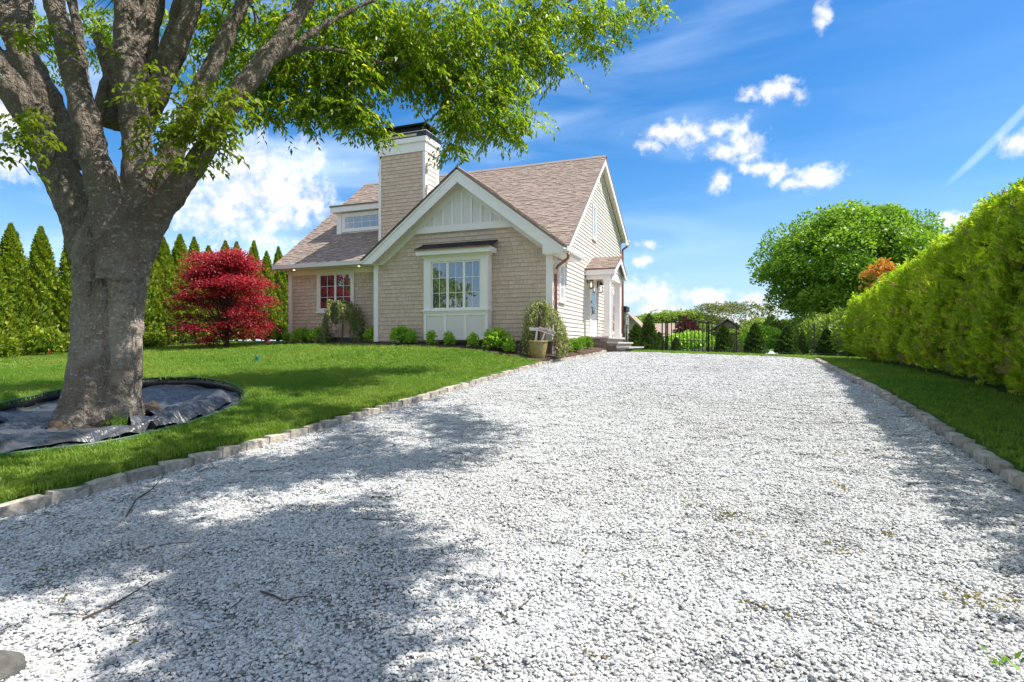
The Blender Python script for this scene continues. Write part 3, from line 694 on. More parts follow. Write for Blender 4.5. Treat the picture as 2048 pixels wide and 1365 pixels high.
MB().prism([(27.56, rb(27.55)-.2), (27.70, rb(27.55)-.16), (27.72, rb(27.55)-.03), (27.56, rb(27.55)-.06)], 'x', X0, X1+.05).build('gutter', M['gutter'], house)
# --- downspouts
ds = MB().tube([(xr_+.05, 16.0, 4.05), (xr_+.05, 16.0, 3.98), (xr_+.02, 16.02, 3.9), (-4.72, 16.14, 3.72), (-4.80, 16.18, 3.62), (-4.80, 16.18, 1.35), (-4.78, 16.17, 1.27), (-4.66, 16.1, 1.2), (-4.58, 16.06, 1.19)], .044, 12).build('downspout', M['copper'], house, smooth=True)
for z in (3.3, 2.2): MB().box(-4.89, -4.75, 16.13, 16.23, z, z+.03).build('bracket', M['copper'], ds)
MB().tube([(-4.55, 27.62, rb(27.55)-.2), (-4.62, 27.55, rb(27.55)-.38), (-4.80, 27.4, rb(27.55)-.55), (-4.80, 27.38, 5.9), (-4.80, 27.38, 1.1)], .05, 10).build('downspout', M['copper'], house, smooth=True)
# --- windows (frame, sash bars and every pane built)
def window(axis, plane, a0, a1, z0, z1, nsash, cols, rws, casing=.1, sill=True, glass='glass', out=-1, head=.0, proud=.03):
    # axis 'y': lies in plane y=plane facing -y ; axis 'x': plane x=plane facing +x
    def bxx(b, p0, p1, q0, q1, d0, d1):
        lo, hi = sorted((plane+out*d0, plane+out*d1))
        return b.box(p0, p1, lo, hi, q0, q1) if axis == 'y' else b.box(lo, hi, p0, p1, q0, q1)
    b = MB()
    if casing:
        bxx(b, a0-casing, a0, z0-casing*.0, z1, -.03, proud); bxx(b, a1, a1+casing, z0, z1, -.03, proud)
        bxx(b, a0-casing-.02, a1+casing+.02, z1, z1+casing*1.15+head, -.03, proud+.006); bxx(b, a0-casing-.01, a1+casing+.01, z0-casing*.9, z0, -.03, proud+.003)
        if sill: bxx(b, a0-casing-.03, a1+casing+.03, z0-casing*.9-.035, z0-casing*.9-.001, -.03, proud+.03)
    else: bxx(b, a0-.004, a1+.004, z0-.03, z0, -.03, proud)
    w = b.build('window', M['white'], house)
    sw = (a1-a0)/nsash
    for i in range(nsash):
        s0, s1 = a0+i*sw, a0+(i+1)*sw; st = .045
        b = MB(); bxx(b, s0, s0+st, z0, z1, -.02, .012); bxx(b, s1-st, s1, z0, z1, -.02, .012)
        bxx(b, s0+st, s1-st, z0, z0+st, -.02, .011); bxx(b, s0+st, s1-st, z1-st, z1, -.02, .011); b.build('sash', M['white'], w)
        pw, ph = (s1-s0-2*st)/cols, (z1-z0-2*st)/rws
        for c in range(1, cols): bxx(MB(), s0+st+c*pw-.008, s0+st+c*pw+.008, z0+st, z1-st, -.008, .004).build('muntin', M['white'], w)
        for r in range(1, rws): bxx(MB(), s0+st, s1-st, z0+st+r*ph-.008, z0+st+r*ph+.008, -.008, .0035).build('muntin', M['white'], w)
        for c in range(cols):
            for r in range(rws):
                bxx(MB(), s0+st+c*pw+.008, s0+st+(c+1)*pw-.008, z0+st+r*ph+.008, z0+st+(r+1)*ph-.008, -.006, -.001).build('pane', M[glass], w)
    return w
window('y', LW-.005, -14.22, -12.79, 2.70, 4.0, 2, 2, 3, casing=.11, head=-.0, proud=.025)
window('x', RW+.034, 16.80, 17.22, 2.80, 3.86, 1, 2, 3, casing=.09, out=1, glass='glass_pale', proud=.022)
window('x', RW+.034, 21.32, 21.72, 5.50, 6.66, 1, 1, 2, casing=.09, out=1, glass='glass_pale', proud=.022)
window('x', RW+.034, 25.15, 25.75, 1.95, 3.66, 1, 2, 4, casing=.1, out=1, proud=.022)
lv = MB().box(RW-.0, RW+.04, 22.38, 22.46, 7.62, 8.2).box(RW, RW+.04, 22.74, 22.82, 7.62, 8.2).box(RW, RW+.042, 22.461, 22.739, 8.12, 8.21).box(RW, RW+.042, 22.461, 22.739, 7.61, 7.69).build('gable_vent', M['white'], house)
for k in range(6): MB().prism([(RW+.005, 7.70+k*.07), (RW+.03, 7.69+k*.07), (RW+.03, 7.70+k*.07), (RW+.005, 7.75+k*.07)], 'y', 22.462, 22.738).build('slat', M['white'], lv)
# --- box bay with its little roof
BY = 15.70; bx0, bx1 = -8.97, -6.79
bay = MB().box(bx0+.02, bx1-.02, BY+.07, FW+.02, 2.44, 4.12).box(bx0+.02, bx1-.02, BY+.02, FW+.02, 1.55, 2.438).build('bay', M['white_board'], house)
b = MB()
b.box(bx0, -8.72, BY, BY+.031, 2.45, 4.12); b.box(-7.02, bx1, BY, BY+.031, 2.45, 4.12); b.box(-8.719, -7.021, BY+.001, BY+.031, 3.98, 4.12)
b.box(bx1-.021, bx1+.004, BY+.032, FW-.03, 1.6, 4.12); b.box(bx0-.004, bx0+.019, BY+.032, FW-.03, 1.6, 4.12)
b.build('trim', M['white'], bay)
MB().box(bx0-.05, bx1+.05, BY-.05, FW-.03, 2.44, 2.482).build('sill', M['white'], bay)
MB().box(bx0-.02, bx1+.02, BY-.02, FW-.03, 2.39, 2.439).build('trim', M['white'], bay)
b = MB(); b.box(bx0, bx1, BY, BY+.031, 1.55, 1.66); b.box(bx0, bx1, BY, BY+.031, 2.30, 2.389)
for xa in (bx0, bx0+.70, bx0+1.39, bx1-.09): b.box(xa, xa+.09, BY+.0005, BY+.031, 1.661, 2.299)
b.build('panel_frame', M['white'], bay)
window('y', BY+.045, -8.715, -7.025, 2.50, 3.975, 3, 2, 3, casing=0, proud=.05)
b = MB().box(bx0-.17, bx1+.17, BY-.2, BY-.165, 4.17, 4.33).box(bx0-.17, bx0-.14, BY-.164, FW-.03, 4.17, 4.33).box(bx1+.14, bx1+.17, BY-.164, FW-.03, 4.17, 4.33).box(bx0-.139, bx1+.139, BY-.164, FW-.03, 4.19, 4.21)
b.build('cornice', M['white'], bay)
b = MB().box(bx0-.04, bx1+.04, BY-.04, FW-.03, 4.12, 4.188).build('frieze_board', M['white'], bay)
br = slab('roof', [(bx0-.19, BY-.24, 4.345), (bx1+.19, BY-.24, 4.345), (bx1+.19, FW+.02, 4.60), (bx0-.19, FW+.02, 4.60)], .03, bay, 'roof_dark')
tabs(br, (bx0-.19, BY-.24, 4.347), (1, 0, 0), (0, .60, .255), 2.56, .64, mat='roof_dark')
MB().box(bx0-.2, bx1+.2, BY-.26, BY-.235, 4.315, 4.345).build('drip_edge', M['copper'], bay)
# --- shed dormer
DYF = 18.36
dm = MB().box(-14.3, -11.4, DYF, 20.0, 5.4, 6.52).build('dormer', M['white_board'], house)
window('y', DYF-.015, -13.98, -12.0, 5.86, 6.38, 1, 5, 2, casing=.1, proud=.02, sill=False)
MB().box(-14.33, -14.13, DYF-.03, DYF-.001, 5.55, 6.52).build('corner_board', M['white'], dm)
MB().box(-14.5, -11.5, DYF-.22, DYF-.19, 6.52, 6.74).build('fascia', M['white'], dm)
MB().box(-14.48, -11.5, DYF-.189, 20.0, 6.53, 6.56).build('soffit', M['white'], dm)
ds_ = slab('roof', [(-14.52, DYF-.25, 6.775), (-11.5, DYF-.25, 6.775), (-11.5, 20.6, 7.05), (-14.52, 20.6, 7.05)], .06, dm)
MB().prism([(DYF-.188, 6.561), (20.2, 6.561), (20.2, 6.93), (DYF-.188, 6.70)], 'x', -14.49, -14.46).build('fascia', M['white'], dm)
# --- chimney trim and metal shroud
for xa, xb in ((CH[0], CH[0]+.1), (CH[1]-.1, CH[1])):
    MB().box(xa, xb, CH[2], CH[2]+.05, 4.5, 8.18).build('corner_board', M['white'], chim)
for ya, yb in ((CH[2]+.051, CH[2]+.17), (CH[3]-.17, CH[3])):
    MB().box(CH[1]-.04, CH[1]+.001, ya, yb, 5.2, 8.18).build('corner_board', M['white'], chim)
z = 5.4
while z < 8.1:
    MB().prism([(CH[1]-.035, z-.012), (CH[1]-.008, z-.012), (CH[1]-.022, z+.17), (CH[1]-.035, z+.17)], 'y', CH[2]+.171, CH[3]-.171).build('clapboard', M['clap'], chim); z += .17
MB().box(CH[0]-.02, CH[1]+.02, CH[2]-.02, CH[3]+.02, 8.181, 8.50).build('band_board', M['white'], chim)
MB().box(CH[0]-.07, CH[1]+.07, CH[2]-.07, CH[3]+.07, 8.501, 8.69).build('crown_board', M['white'], chim, bevel=.015)
cx0, cx1, cy0, cy1 = CH[0]-.07, CH[1]+.07, CH[2]-.07, CH[3]+.07
cap = MB().box(cx0, cx1, cy0, cy1, 8.691, 8.87).build('chimney_cap', M['black'], house)
prof = [(0, 8.871), (.05, 8.885), (.115, 8.93), (.15, 9.0), (.165, 9.08), (.165, 9.13)]
b = MB()
for (i0, z0), (i1, z1) in zip(prof[:-1], prof[1:]):
    A = [(cx0+i0, cy0+i0, z0), (cx1-i0, cy0+i0, z0), (cx1-i0, cy1-i0, z0), (cx0+i0, cy1-i0, z0)]; Bq = [(cx0+i1, cy0+i1, z1), (cx1-i1, cy0+i1, z1), (cx1-i1, cy1-i1, z1), (cx0+i1, cy1-i1, z1)]
    b.add(A+Bq, [(k, (k+1) % 4, 4+(k+1) % 4, 4+k) for k in range(4)])
b.build('flared_skirt', M['black'], cap)
for k in range(8):
    x = cx0+.03+(cx1-cx0-.06)*k/7
    b = MB()
    b.tube([(min(max(x, cx0+i+.01), cx1-i-.01), cy0+i-.006, z_) for i, z_ in prof], .011, 5); b.build('standing_rib', M['black'], cap)
for k in range(4):
    y = cy0+.05+(cy1-cy0-.1)*k/3
    b = MB(); b.tube([(cx1-i+.006, min(max(y, cy0+i), cy1-i), z_) for i, z_ in prof], .011, 5); b.build('standing_rib', M['black'], cap)
b = MB(); b.tube([(cx0, cy0-.008, 8.872), (cx1+.008, cy0-.008, 8.872), (cx1+.008, cy1, 8.872)], .012, 6); b.build('bead', M['gutter'], cap)
b = MB(); o1 = .045
b.add([(cx0+o1, cy0+o1, 9.11), (cx1-o1, cy0+o1, 9.11), (cx1-o1, cy1-o1, 9.11), (cx0+o1, cy1-o1, 9.11), (cx0+o1-.03, cy0+o1-.03, 9.16), (cx1-o1+.03, cy0+o1-.03, 9.16), (cx1-o1+.03, cy1-o1+.03, 9.16), (cx0+o1-.03, cy1-o1+.03, 9.16), (cx0+.3, cy0+.3, 9.24), (cx1-.3, cy0+.3, 9.24), (cx1-.3, cy1-.3, 9.24), (cx0+.3, cy1-.3, 9.24)],
      [(3, 2, 1, 0), (8, 9, 10, 11)]+[(k, (k+1) % 4, 4+(k+1) % 4, 4+k) for k in range(4)]+[(4+k, 4+(k+1) % 4, 8+(k+1) % 4, 8+k) for k in range(4)])
b.build('cap_lid', M['black'], cap)
for a, c_ in ((.25, .98), (1.0, 1.68)): MB().box(cx0+a, cx0+c_, cy0-.004, cy0+.02, 8.72, 8.80).build('vent_slot', M['tan'], cap)
# --- porch
PY, PU = 21.28, -3.77
pz0, pzr = 4.12, 4.70
def pr(y): return pzr-.46*abs(y-PY)
pl = slab('porch_roof', [(RW+.02, PY-1.24, pr(PY-1.24)), (PU, PY-1.24, pr(PY-1.24)), (PU, PY, pzr), (RW+.02, PY, pzr)], .06)
pr2 = slab('porch_roof', [(RW+.02, PY, pzr), (PU, PY, pzr), (PU, PY+1.24, pr(PY+1.24)), (RW+.02, PY+1.24, pr(PY+1.24))], .06)
tabs(pl, (RW+.03, PY-1.27, pr(PY-1.27)+.003), (1, 0, 0), (0, 1, .46), PU-RW-.02, 1.4)
MB().prism([(PY-1.26, pr(PY-1.26)+.05), (PY, pzr+.05), (PY, pzr-.01), (PY-1.26, pr(PY-1.26)-.01)], 'x', RW+.018, RW+.03).build('flashing', M['gutter'], pl)
for s_ in (-1, 1):
    MB().prism([(PY, pzr-.062), (PY+s_*1.22, pr(PY+1.22)-.062), (PY+s_*1.22, pr(PY+1.22)-.26), (PY, pzr-.26)], 'x', PU-.05, PU-.015).build('rake_board', M['white'], pl)
    MB().box(RW+.03, PU-.055, PY+s_*1.2-.015, PY+s_*1.2+.015, 3.90, pr(PY+1.2)-.063).build('fascia', M['white'], pl)
MB().prism([(PY-1.15, 4.06), (PY+1.15, 4.06), (PY+.9, 4.2), (PY, 4.44), (PY-.9, 4.2)], 'x', PU-.2, PU-.17).build('gable_panel', M['white_board'], pl)
bm_ = MB().box(RW+.03, PU-.18, PY-1.12, PY-.9, 3.76, 3.95).box(RW+.03, PU-.18, PY+.9, PY+1.12, 3.76, 3.95).box(PU-.44, PU-.19, PY-.899, PY+.899, 3.765, 4.05)
bm_.build('porch_beam', M['white'], house); MB().box(RW+.03, PU-.2, PY-.89, PY+.89, 3.98, 4.0).build('porch_ceiling', M['white'], house)
PF = 1.69
for cy_ in (PY-1.0, PY+.98):
    col = MB(); cxx = -4.10; col.box(cxx-.11, cxx+.11, cy_-.11, cy_+.11, PF+.14, 3.70)
    c_o = col.build('column', M['white'], house)
    MB().box(cxx-.145, cxx+.145, cy_-.145, cy_+.145, PF+.001, PF+.139).build('column_base', M['white'], c_o); MB().box(cxx-.14, cxx+.14, cy_-.14, cy_+.14, 3.701, 3.759).build('column_cap', M['white'], c_o)
# stone landing and steps
land = MB().box(RW+.03, -3.99, PY-1.60, PY+1.6, .7, 1.615).box(-3.989, -3.66, PY-1.60, PY+1.6, .7, 1.44).box(-3.659, -3.33, PY-1.6, PY+1.9, .7, 1.27).build('landing', M['mortar'], house)
MB().box(RW+.03, -3.92, PY-1.66, PY+1.66, 1.62, PF).build('landing_slab', M['slab'], land)
MB().box(-3.985, -3.60, PY-1.66, PY+1.66, 1.445, 1.50).build('tread', M['slab'], land); MB().box(-3.655, -3.22, PY-1.66, PY+1.95, 1.275, 1.33).build('tread', M['slab'], land)
yf = PY-1.60
def veneer(x0, x1, z0, z1):
    z = z0
    while z < z1-.02:
        h = min(random.choice((.11, .15, .2)), z1-z); x = x0
        if z1-z-h < .06: h = z1-z
        while x < x1-.01:
            w = min(random.uniform(.14, .34), x1-x)
            if x1-x-w < .08: w = x1-x
            MB().box(x+.006, x+w-.006, yf-.035-random.uniform(0, .012), yf+.01, z+.006, z+h-.006).build('veneer_stone', M['stone'], land, bevel=.006); x += w
        z += h
veneer(RW+.03, -3.99, 1.0, 1.61); veneer(-3.99, -3.66, 1.0, 1.44); veneer(-3.66, -3.33, 1.0, 1.27)
# front door
dr = MB().box(RW+.0, RW+.055, 20.72, 20.84, PF+.001, 3.78).box(RW, RW+.055, 21.74, 21.86, PF+.001, 3.78).box(RW, RW+.06, 20.70, 21.88, 3.781, 3.92).build('door_casing', M['white'], house)
door = MB().box(RW+.0, RW+.034, 20.85, 21.73, PF+.02, 3.77).build('door', M['white'], house)
b = MB().box(RW+.0345, RW+.046, 20.86, 21.0, PF+.03, 3.76).box(RW+.0345, RW+.046, 21.58, 21.72, PF+.03, 3.76).box(RW+.0345, RW+.045, 21.001, 21.579, 3.6, 3.76).box(RW+.0345, RW+.045, 21.001, 21.579, PF+.03, PF+.2).box(RW+.0345, RW+.045, 21.001, 21.579, 2.42, 2.56).build('door_rail', M['white'], door)
for k in range(3): MB().box(RW+.0345, RW+.04, 21.02, 21.56, 2.58+k*.345, 2.90+k*.345).build('pane', M['glass'], door)
hs_ = MB().tube([(RW+.045, 20.93, 2.8), (RW+.11, 20.93, 2.8), (RW+.11, 20.93, 2.55), (RW+.045, 20.93, 2.52)], .014, 8).box(RW+.043, RW+.05, 20.905, 20.955, 2.72, 2.84).build('handle', M['iron'], door)
MB().lathe([(0, .03), (.032, .03), (.032, 0), (.03, -.03), (0, -.03)], (RW+.06, 20.93, 3.0), 12).build('deadbolt', M['iron'], door)
MB().box(RW+.046, RW+.055, 20.76, 20.80, 2.86, 2.98).build('doorbell', M['iron'], house)
# wall lanterns: back plate, arm, roof, cage, base, bulb
for ly in (20.42, 22.12):
    cx_, z0 = RW+.17, 3.44
    la = MB().box(RW+.02, RW+.04, ly-.05, ly+.05, z0+.2, z0+.46).tube([(RW+.04, ly, z0+.40), (cx_, ly, z0+.46), (cx_, ly, z0+.42)], .011, 6).build('wall_lantern', M['iron'], house)
    MB().lathe([(.001, .43), (.02, .40), (.05, .36), (.085, .31), (.085, .295), (0, .295)], (cx_, ly, z0), 6).build('lantern_roof', M['iron'], la)
    MB().lathe([(0, 0), (.075, 0), (.075, .02), (0, .02)], (cx_, ly, z0), 6).build('lantern_base', M['iron'], la)
    for k in range(4):
        a = math.pi/4+k*math.pi/2; MB().tube([(cx_+.062*math.cos(a), ly+.062*math.sin(a), z0+.02), (cx_+.07*math.cos(a), ly+.07*math.sin(a), z0+.3)], .006, 4).build('cage_bar', M['iron'], la)
    MB().lathe([(.001, .07), (.016, .08), (.02, .14), (.012, .2), (.001, .22)], (cx_, ly, z0), 10).build('bulb', M['bulb'], la, smooth=True)
MB().lathe([(.02, 0), (.035, -.02), (.03, -.06), (0, -.075)], (-4.66, 27.2, 6.55), 10).build('flood_lamp', M['iron'], house)
# porch handrail
hr = thing('handrail', 'thin black iron handrail post standing on the porch landing', 'handrail', (-4.5, 22.55, PF))
MB().tube([(-4.5, 22.55, PF), (-4.5, 22.55, 2.42)], .02, 8).build('post', M['iron'], hr)
MB().tube([(-4.86, 22.55, 2.32), (-4.5, 22.55, 2.32)], .012, 6).tube([(-4.86, 22.55, 1.78), (-4.5, 22.55, 1.78)], .01, 6).build('rail', M['iron'], hr)
for k in range(2): MB().tube([(-4.62-.12*k, 22.55, 1.78), (-4.62-.12*k, 22.55, 2.32)], .007, 5).build('baluster', M['iron'], hr)
# stone-faced outdoor fireplace behind the porch
fp = thing('stone_pier', 'grey fieldstone pier with a dark metal cap beyond the porch columns', 'pier', (-5.5, 29.8, 1.0))
MB().box(-5.9, -5.02, 29.4, 30.2, 1.0, 3.12).build('core', M['mortar'], fp)
for z in np.arange(1.0, 3.1, .14):
    x = -5.92
    while x < -5.03:
        w = min(random.uniform(.12, .3), -5.01-x+.02); MB().box(x+.008, x+w-.008, 29.36-random.uniform(0, .02), 29.41, z+.006, z+.13).build('stone', M['fieldstone'], fp, bevel=.012); x += w
    y = 29.38
    while y < 30.2:
        w = min(random.uniform(.15, .3), 30.22-y); MB().box(-5.03, -4.98+random.uniform(0, .02), y+.008, y+w-.008, z+.006, z+.13).build('stone', M['fieldstone'], fp, bevel=.012); y += w
MB().box(-5.98, -4.95, 29.32, 30.28, 3.13, 3.38).build('cap', M['black'], fp)
# ------------------------------------------------------------------ plants: shared generators
def at(px, py, Z):
    xn = (px-1024)/FPX; yn = -(py-690)/FPX
    return np.array([(CA*xn-SA)*Z, (SA*xn+CA)*Z, EYE+yn*Z])
def unit(a): return a/np.maximum(np.linalg.norm(a, axis=-1, keepdims=True), 1e-9)
def leafquads(P, A, Nn, L, Wd, fold=.12):
    # kite-shaped leaves: base, two sides, tip
    P, A = np.asarray(P), unit(np.asarray(A)); S = unit(np.cross(A, Nn)); Nn = np.cross(S, A)
    L = np.broadcast_to(np.asarray(L, float), (len(P),))[:, None]; Wd = np.broadcast_to(np.asarray(Wd, float), (len(P),))[:, None]
    v = np.stack([P, P+A*L*.42+S*Wd*.5+Nn*L*fold, P+A*L-Nn*L*fold*.4, P+A*L*.42-S*Wd*.5+Nn*L*fold], 1).reshape(-1, 3)
    return v, np.arange(len(P)*4).reshape(-1, 4)
def rdir(n): return unit(RNG.normal(0, 1, (n, 3)))
class LC:
    def __init__(s): s.v = []; s.q = []; s.t = []; s.n = 0
    def add(s, v, q, t):
        s.v.append(v); s.q.append(np.asarray(q)+s.n); s.t.append(np.broadcast_to(t, (len(q),))); s.n += len(v)
    def leaves(s, P, A, Nn, L, Wd, t=None, fold=.12):
        v, q = leafquads(P, A, Nn, L, Wd, fold); s.add(v, q, RNG.random(len(q)) if t is None else t)
    def mesh(s, name, mat): return fastmesh(name, np.concatenate(s.v), np.concatenate(s.q), mat, np.concatenate(s.t))
def sprays(lc, C, T, m, ln, L, Wd, droop=.5, tb=0., ts=1.):
    # leafy twigs: m leaves alternating along each twig
    n = len(C); T = unit(T); side = unit(np.cross(T, np.array([0, 0, 1.])+RNG.normal(0, .15, (n, 3))))
    for j in range(m):
        f = (j+.6)/m; sg = 1 if j % 2 else -1
        P = C+T*(ln*f)[:, None]+np.array([0, 0, -1.])*(ln*droop*.45*f*f)[:, None]+RNG.normal(0, .012, (n, 3))
        A = T*.55+side*sg*.75+np.array([0, 0, -droop])+RNG.normal(0, .28, (n, 3))
        Nn = np.array([0, 0, 1.])+RNG.normal(0, .45, (n, 3))
        s_ = RNG.uniform(.7, 1.15, n)
        lc.leaves(P, A, Nn, L*s_, Wd*s_, np.clip(tb+ts*RNG.random(n), 0, 1))
def tree_base(name, label, cat, x, y, group=None, z=None):
    return thing(name, label, cat, (x, y, float(gz(x, y)) if z is None else z), group)

# ------------------------------------------------------------------ the big shade tree
TX, TY = TREE; TZ = float(fab_z(TX, TY))
shade = thing('shade_tree', 'huge multi-stemmed shade tree with smooth grey bark rising from black landscape fabric', 'tree', (TX, TY, TZ))
tr = MB(); ZT = 6.83
def limb(pts, n=14):
    # pts: px, py, depth offset, width in px of the photograph's 2048 frame at that depth
    P, R = [], []
    for a, b, dz, w in pts:
        Z = ZT+dz; P.append(at(a, b, Z)); R.append(w*.5*Z/FPX*.93)
    # smooth
    P = np.array(P); R = np.array(R); t = np.arange(len(P)); tt = np.linspace(0, len(P)-1, (len(P)-1)*4+1)
    Q = np.stack([np.interp(tt, t, P[:, k]) for k in range(3)], 1); r = np.interp(tt, t, R)
    for _ in range(2): Q[1:-1] = (Q[:-2]+2*Q[1:-1]+Q[2:])/4
    tr.tube([tuple(q) for q in Q], list(r), n)
limb([(198, 880, 0, 190), (200, 838, 0, 168), (205, 805, 0, 146), (209, 760, 0, 134), (213, 690, 0, 128), (216, 600, 0, 126), (220, 540, 0, 132), (224, 490, 0, 136), (228, 440, 0, 96)], 20)
for a, w in (((118, 838), 50), ((155, 852), 50), ((250, 850), 50), ((280, 838), 42)):
    limb([(a[0], a[1]+14, -.25, w*.7), (a[0]+(205-a[0])*.3, a[1]-22, -.2, w*1.0), (a[0]+(205-a[0])*.55, a[1]-75, -.12, w*.95), (a[0]+(205-a[0])*.7, a[1]-150, -.03, w*.7)])
# ribs running down the bole below each fork
limb([(182, 800, -.22, 40), (184, 700, -.24, 44), (184, 600, -.26, 48), (182, 520, -.28, 50), (178, 460, -.26, 46)]); limb([(244, 800, -.2, 44), (246, 700, -.24, 46), (247, 620, -.28, 52), (246, 560, -.32, 58), (240, 480, -.36, 66)]); limb([(264, 760, -.1, 34), (266, 680, -.12, 36), (270, 600, -.14, 40), (278, 520, -.15, 50), (286, 460, -.15, 58)])
limb([(190, 520, 0, 96), (172, 450, .0, 84), (140, 385, .0, 76), (108, 320, .05, 70), (80, 255, .1, 68), (44, 200, .15, 68), (0, 140, .25, 62), (-60, 60, .35, 58), (-140, -80, .5, 48)])
limb([(158, 330, .16, 50), (132, 280, .18, 52), (98, 205, .2, 54), (58, 132, .3, 54), (28, 60, .4, 52), (10, 0, .5, 50), (-20, -140, .7, 44)])
limb([(55, 120, .35, 40), (45, 50, .4, 34), (52, 0, .5, 32), (60, -120, .7, 28)])
limb([(238, 560, -.3, 84), (234, 480, -.36, 82), (216, 400, -.4, 68), (190, 320, -.4, 58), (170, 235, -.38, 54), (146, 140, -.3, 44), (122, 60, -.25, 41), (106, 0, -.2, 40), (80, -160, -.1, 32)])
limb([(200, 300, .5, 30), (172, 200, .6, 26), (163, 120, .7, 20), (157, 55, .8, 20), (140, -20, .9, 18), (130, -160, 1.1, 14)])
limb([(238, 190, .35, 50), (222, 140, .4, 34), (208, 100, .45, 26), (196, 70, .5, 20)])
limb([(262, 520, -.1, 84), (272, 440, -.16, 74), (276, 370, -.2, 60), (276, 290, -.16, 56), (268, 220, -.05, 62), (262, 150, 0, 84), (255, 90, .05, 56), (253, 0, .1, 44), (240, -170, .2, 34)])
limb([(268, 190, .1, 60), (285, 110, .15, 46), (300, 40, .2, 46), (308, 0, .25, 44), (320, -170, .35, 32)])
limb([(225, 250, .3, 70), (232, 190, .35, 70), (250, 140, .3, 60)])
limb([(285, 250, .1, 46), (312, 190, .15, 50), (330, 130, .2, 44), (352, 60, .25, 34), (362, 0, .3, 30), (380, -150, .4, 24)])
limb([(300, 210, .05, 40), (338, 140, .05, 42), (366, 70, .05, 38), (386, 0, .1, 36), (410, -140, .2, 28)])
limb([(285, 480, -.0, 60), (308, 400, 0, 50), (340, 310, .05, 46), (378, 235, .1, 40), (410, 160, .2, 36), (448, 80, .3, 32), (492, -5, .45, 28), (545, -120, .8, 20)])
limb([(262, 520, -.12, 80), (300, 445, -.15, 70), (342, 392, -.18, 54), (388, 335, -.22, 46), (428, 268, -.18, 42), (468, 195, -.1, 44), (520, 135, 0, 42), (570, 70, .15, 34), (618, -5, .3, 32), (700, -120, .7, 24)])
limb([(505, 160, .0, 26), (560, 108, .2, 18), (640, 55, .5, 14), (700, 22, .8, 11), (790, -20, 1.2, 8)])
limb([(540, 120, .1, 18), (590, 98, .4, 12), (660, 95, .8, 10), (760, 125, 1.4, 8), (830, 130, 1.8, 7), (950, 118, 2.4, 5)])
limb([(455, 210, -.1, 20), (452, 190, -.15, 22)])
trunk = tr.build('trunk', M['bark'], shade, smooth=True)
rm = trunk.modifiers.new('remesh', 'REMESH'); rm.mode = 'VOXEL'; rm.voxel_size = .02; rm.use_smooth_shade = True
sm = trunk.modifiers.new('smooth', 'SMOOTH'); sm.factor = .5; sm.iterations = 4
ctex = bpy.data.textures.new('bark_lumps', 'CLOUDS'); ctex.noise_scale = .2; ctex.noise_depth = 2
dp = trunk.modifiers.new('lumps', 'DISPLACE'); dp.texture = ctex; dp.strength = .06; dp.mid_level = .5; dp.texture_coords = 'LOCAL'
# crown: drooping leafy twigs filling masses of foliage
vol = [(440, 40, 8.4, 90, 60, 26), (430, 120, 8.8, 60, 60, 20), (350, 140, 9.2, 40, 60, 12), (520, 60, 8.4, 90, 70, 50), (535, 165, 8.2, 62, 62, 46), (470, 130, 8.6, 40, 60, 16), (600, 120, 8.2, 80, 90, 85), (640, 40, 8.4, 110, 60, 75), (610, 210, 8.0, 50, 42, 28), (535, 222, 8.1, 40, 22, 12), (690, 150, 8.4, 80, 80, 85), (680, 215, 8.2, 42, 40, 30),
 (722, 232, 8.3, 34, 36, 30), (748, 262, 8.4, 14, 18, 6), (745, 70, 8.8, 100, 80, 110), (800, 130, 8.9, 80, 60, 76), (860, 70, 9.2, 100, 80, 115), (880, 145, 9.2, 80, 66, 72), (925, 235, 9.0, 36, 44, 34), (905, 292, 8.9, 14, 24, 8), (950, 210, 9.4, 80, 70, 80),
 (960, 90, 9.8, 100, 90, 115), (1010, 170, 9.8, 70, 60, 60), (1000, 250, 9.6, 60, 34, 32), (1055, 240, 9.8, 26, 22, 9), (1050, 90, 10.3, 80, 70, 80), (1090, 30, 10.6, 90, 50, 80), (1110, 130, 10.6, 36, 40, 20), (1170, 40, 11.0, 70, 50, 55), (1190, 90, 11.0, 30, 24, 12), (1230, 45, 11.3, 40, 40, 22), (1280, 18, 11.6, 50, 26, 20), (1325, 4, 11.8, 30, 14, 7), (980, 10, 10.0, 120, 30, 40),
 (60, 30, 9.0, 60, 50, 10), (120, 60, 9.2, 60, 60, 16), (90, 130, 9.4, 40, 40, 8), (200, 30, 9.2, 70, 40, 22), (190, 80, 9.4, 40, 40, 10), (225, 120, 9.2, 26, 40, 6), (330, 50, 9.2, 60, 60, 12)]
lc = LC()
for (a, b, Z, rx, ry, ns) in vol:
    n = int(ns*2.0); c = at(a, b-4, Z); q = rdir(n)*RNG.random((n, 1))**.42
    R_, U_, F_ = np.array([CA, SA, 0]), np.array([0, 0, 1.]), np.array([-SA, CA, 0]); k = Z/FPX
    C = c+q[:, :1]*R_*rx*k*.9+q[:, 1:2]*U_*ry*k*.84+q[:, 2:]*F_*max(rx, ry)*k*1.15
    ph = RNG.uniform(0, 6.28, n); T = np.stack([np.cos(ph), np.sin(ph), RNG.normal(-.35, .3, n)], 1)
    sprays(lc, C, T, 13, RNG.uniform(.24, .44, n), .108, .040, .75)
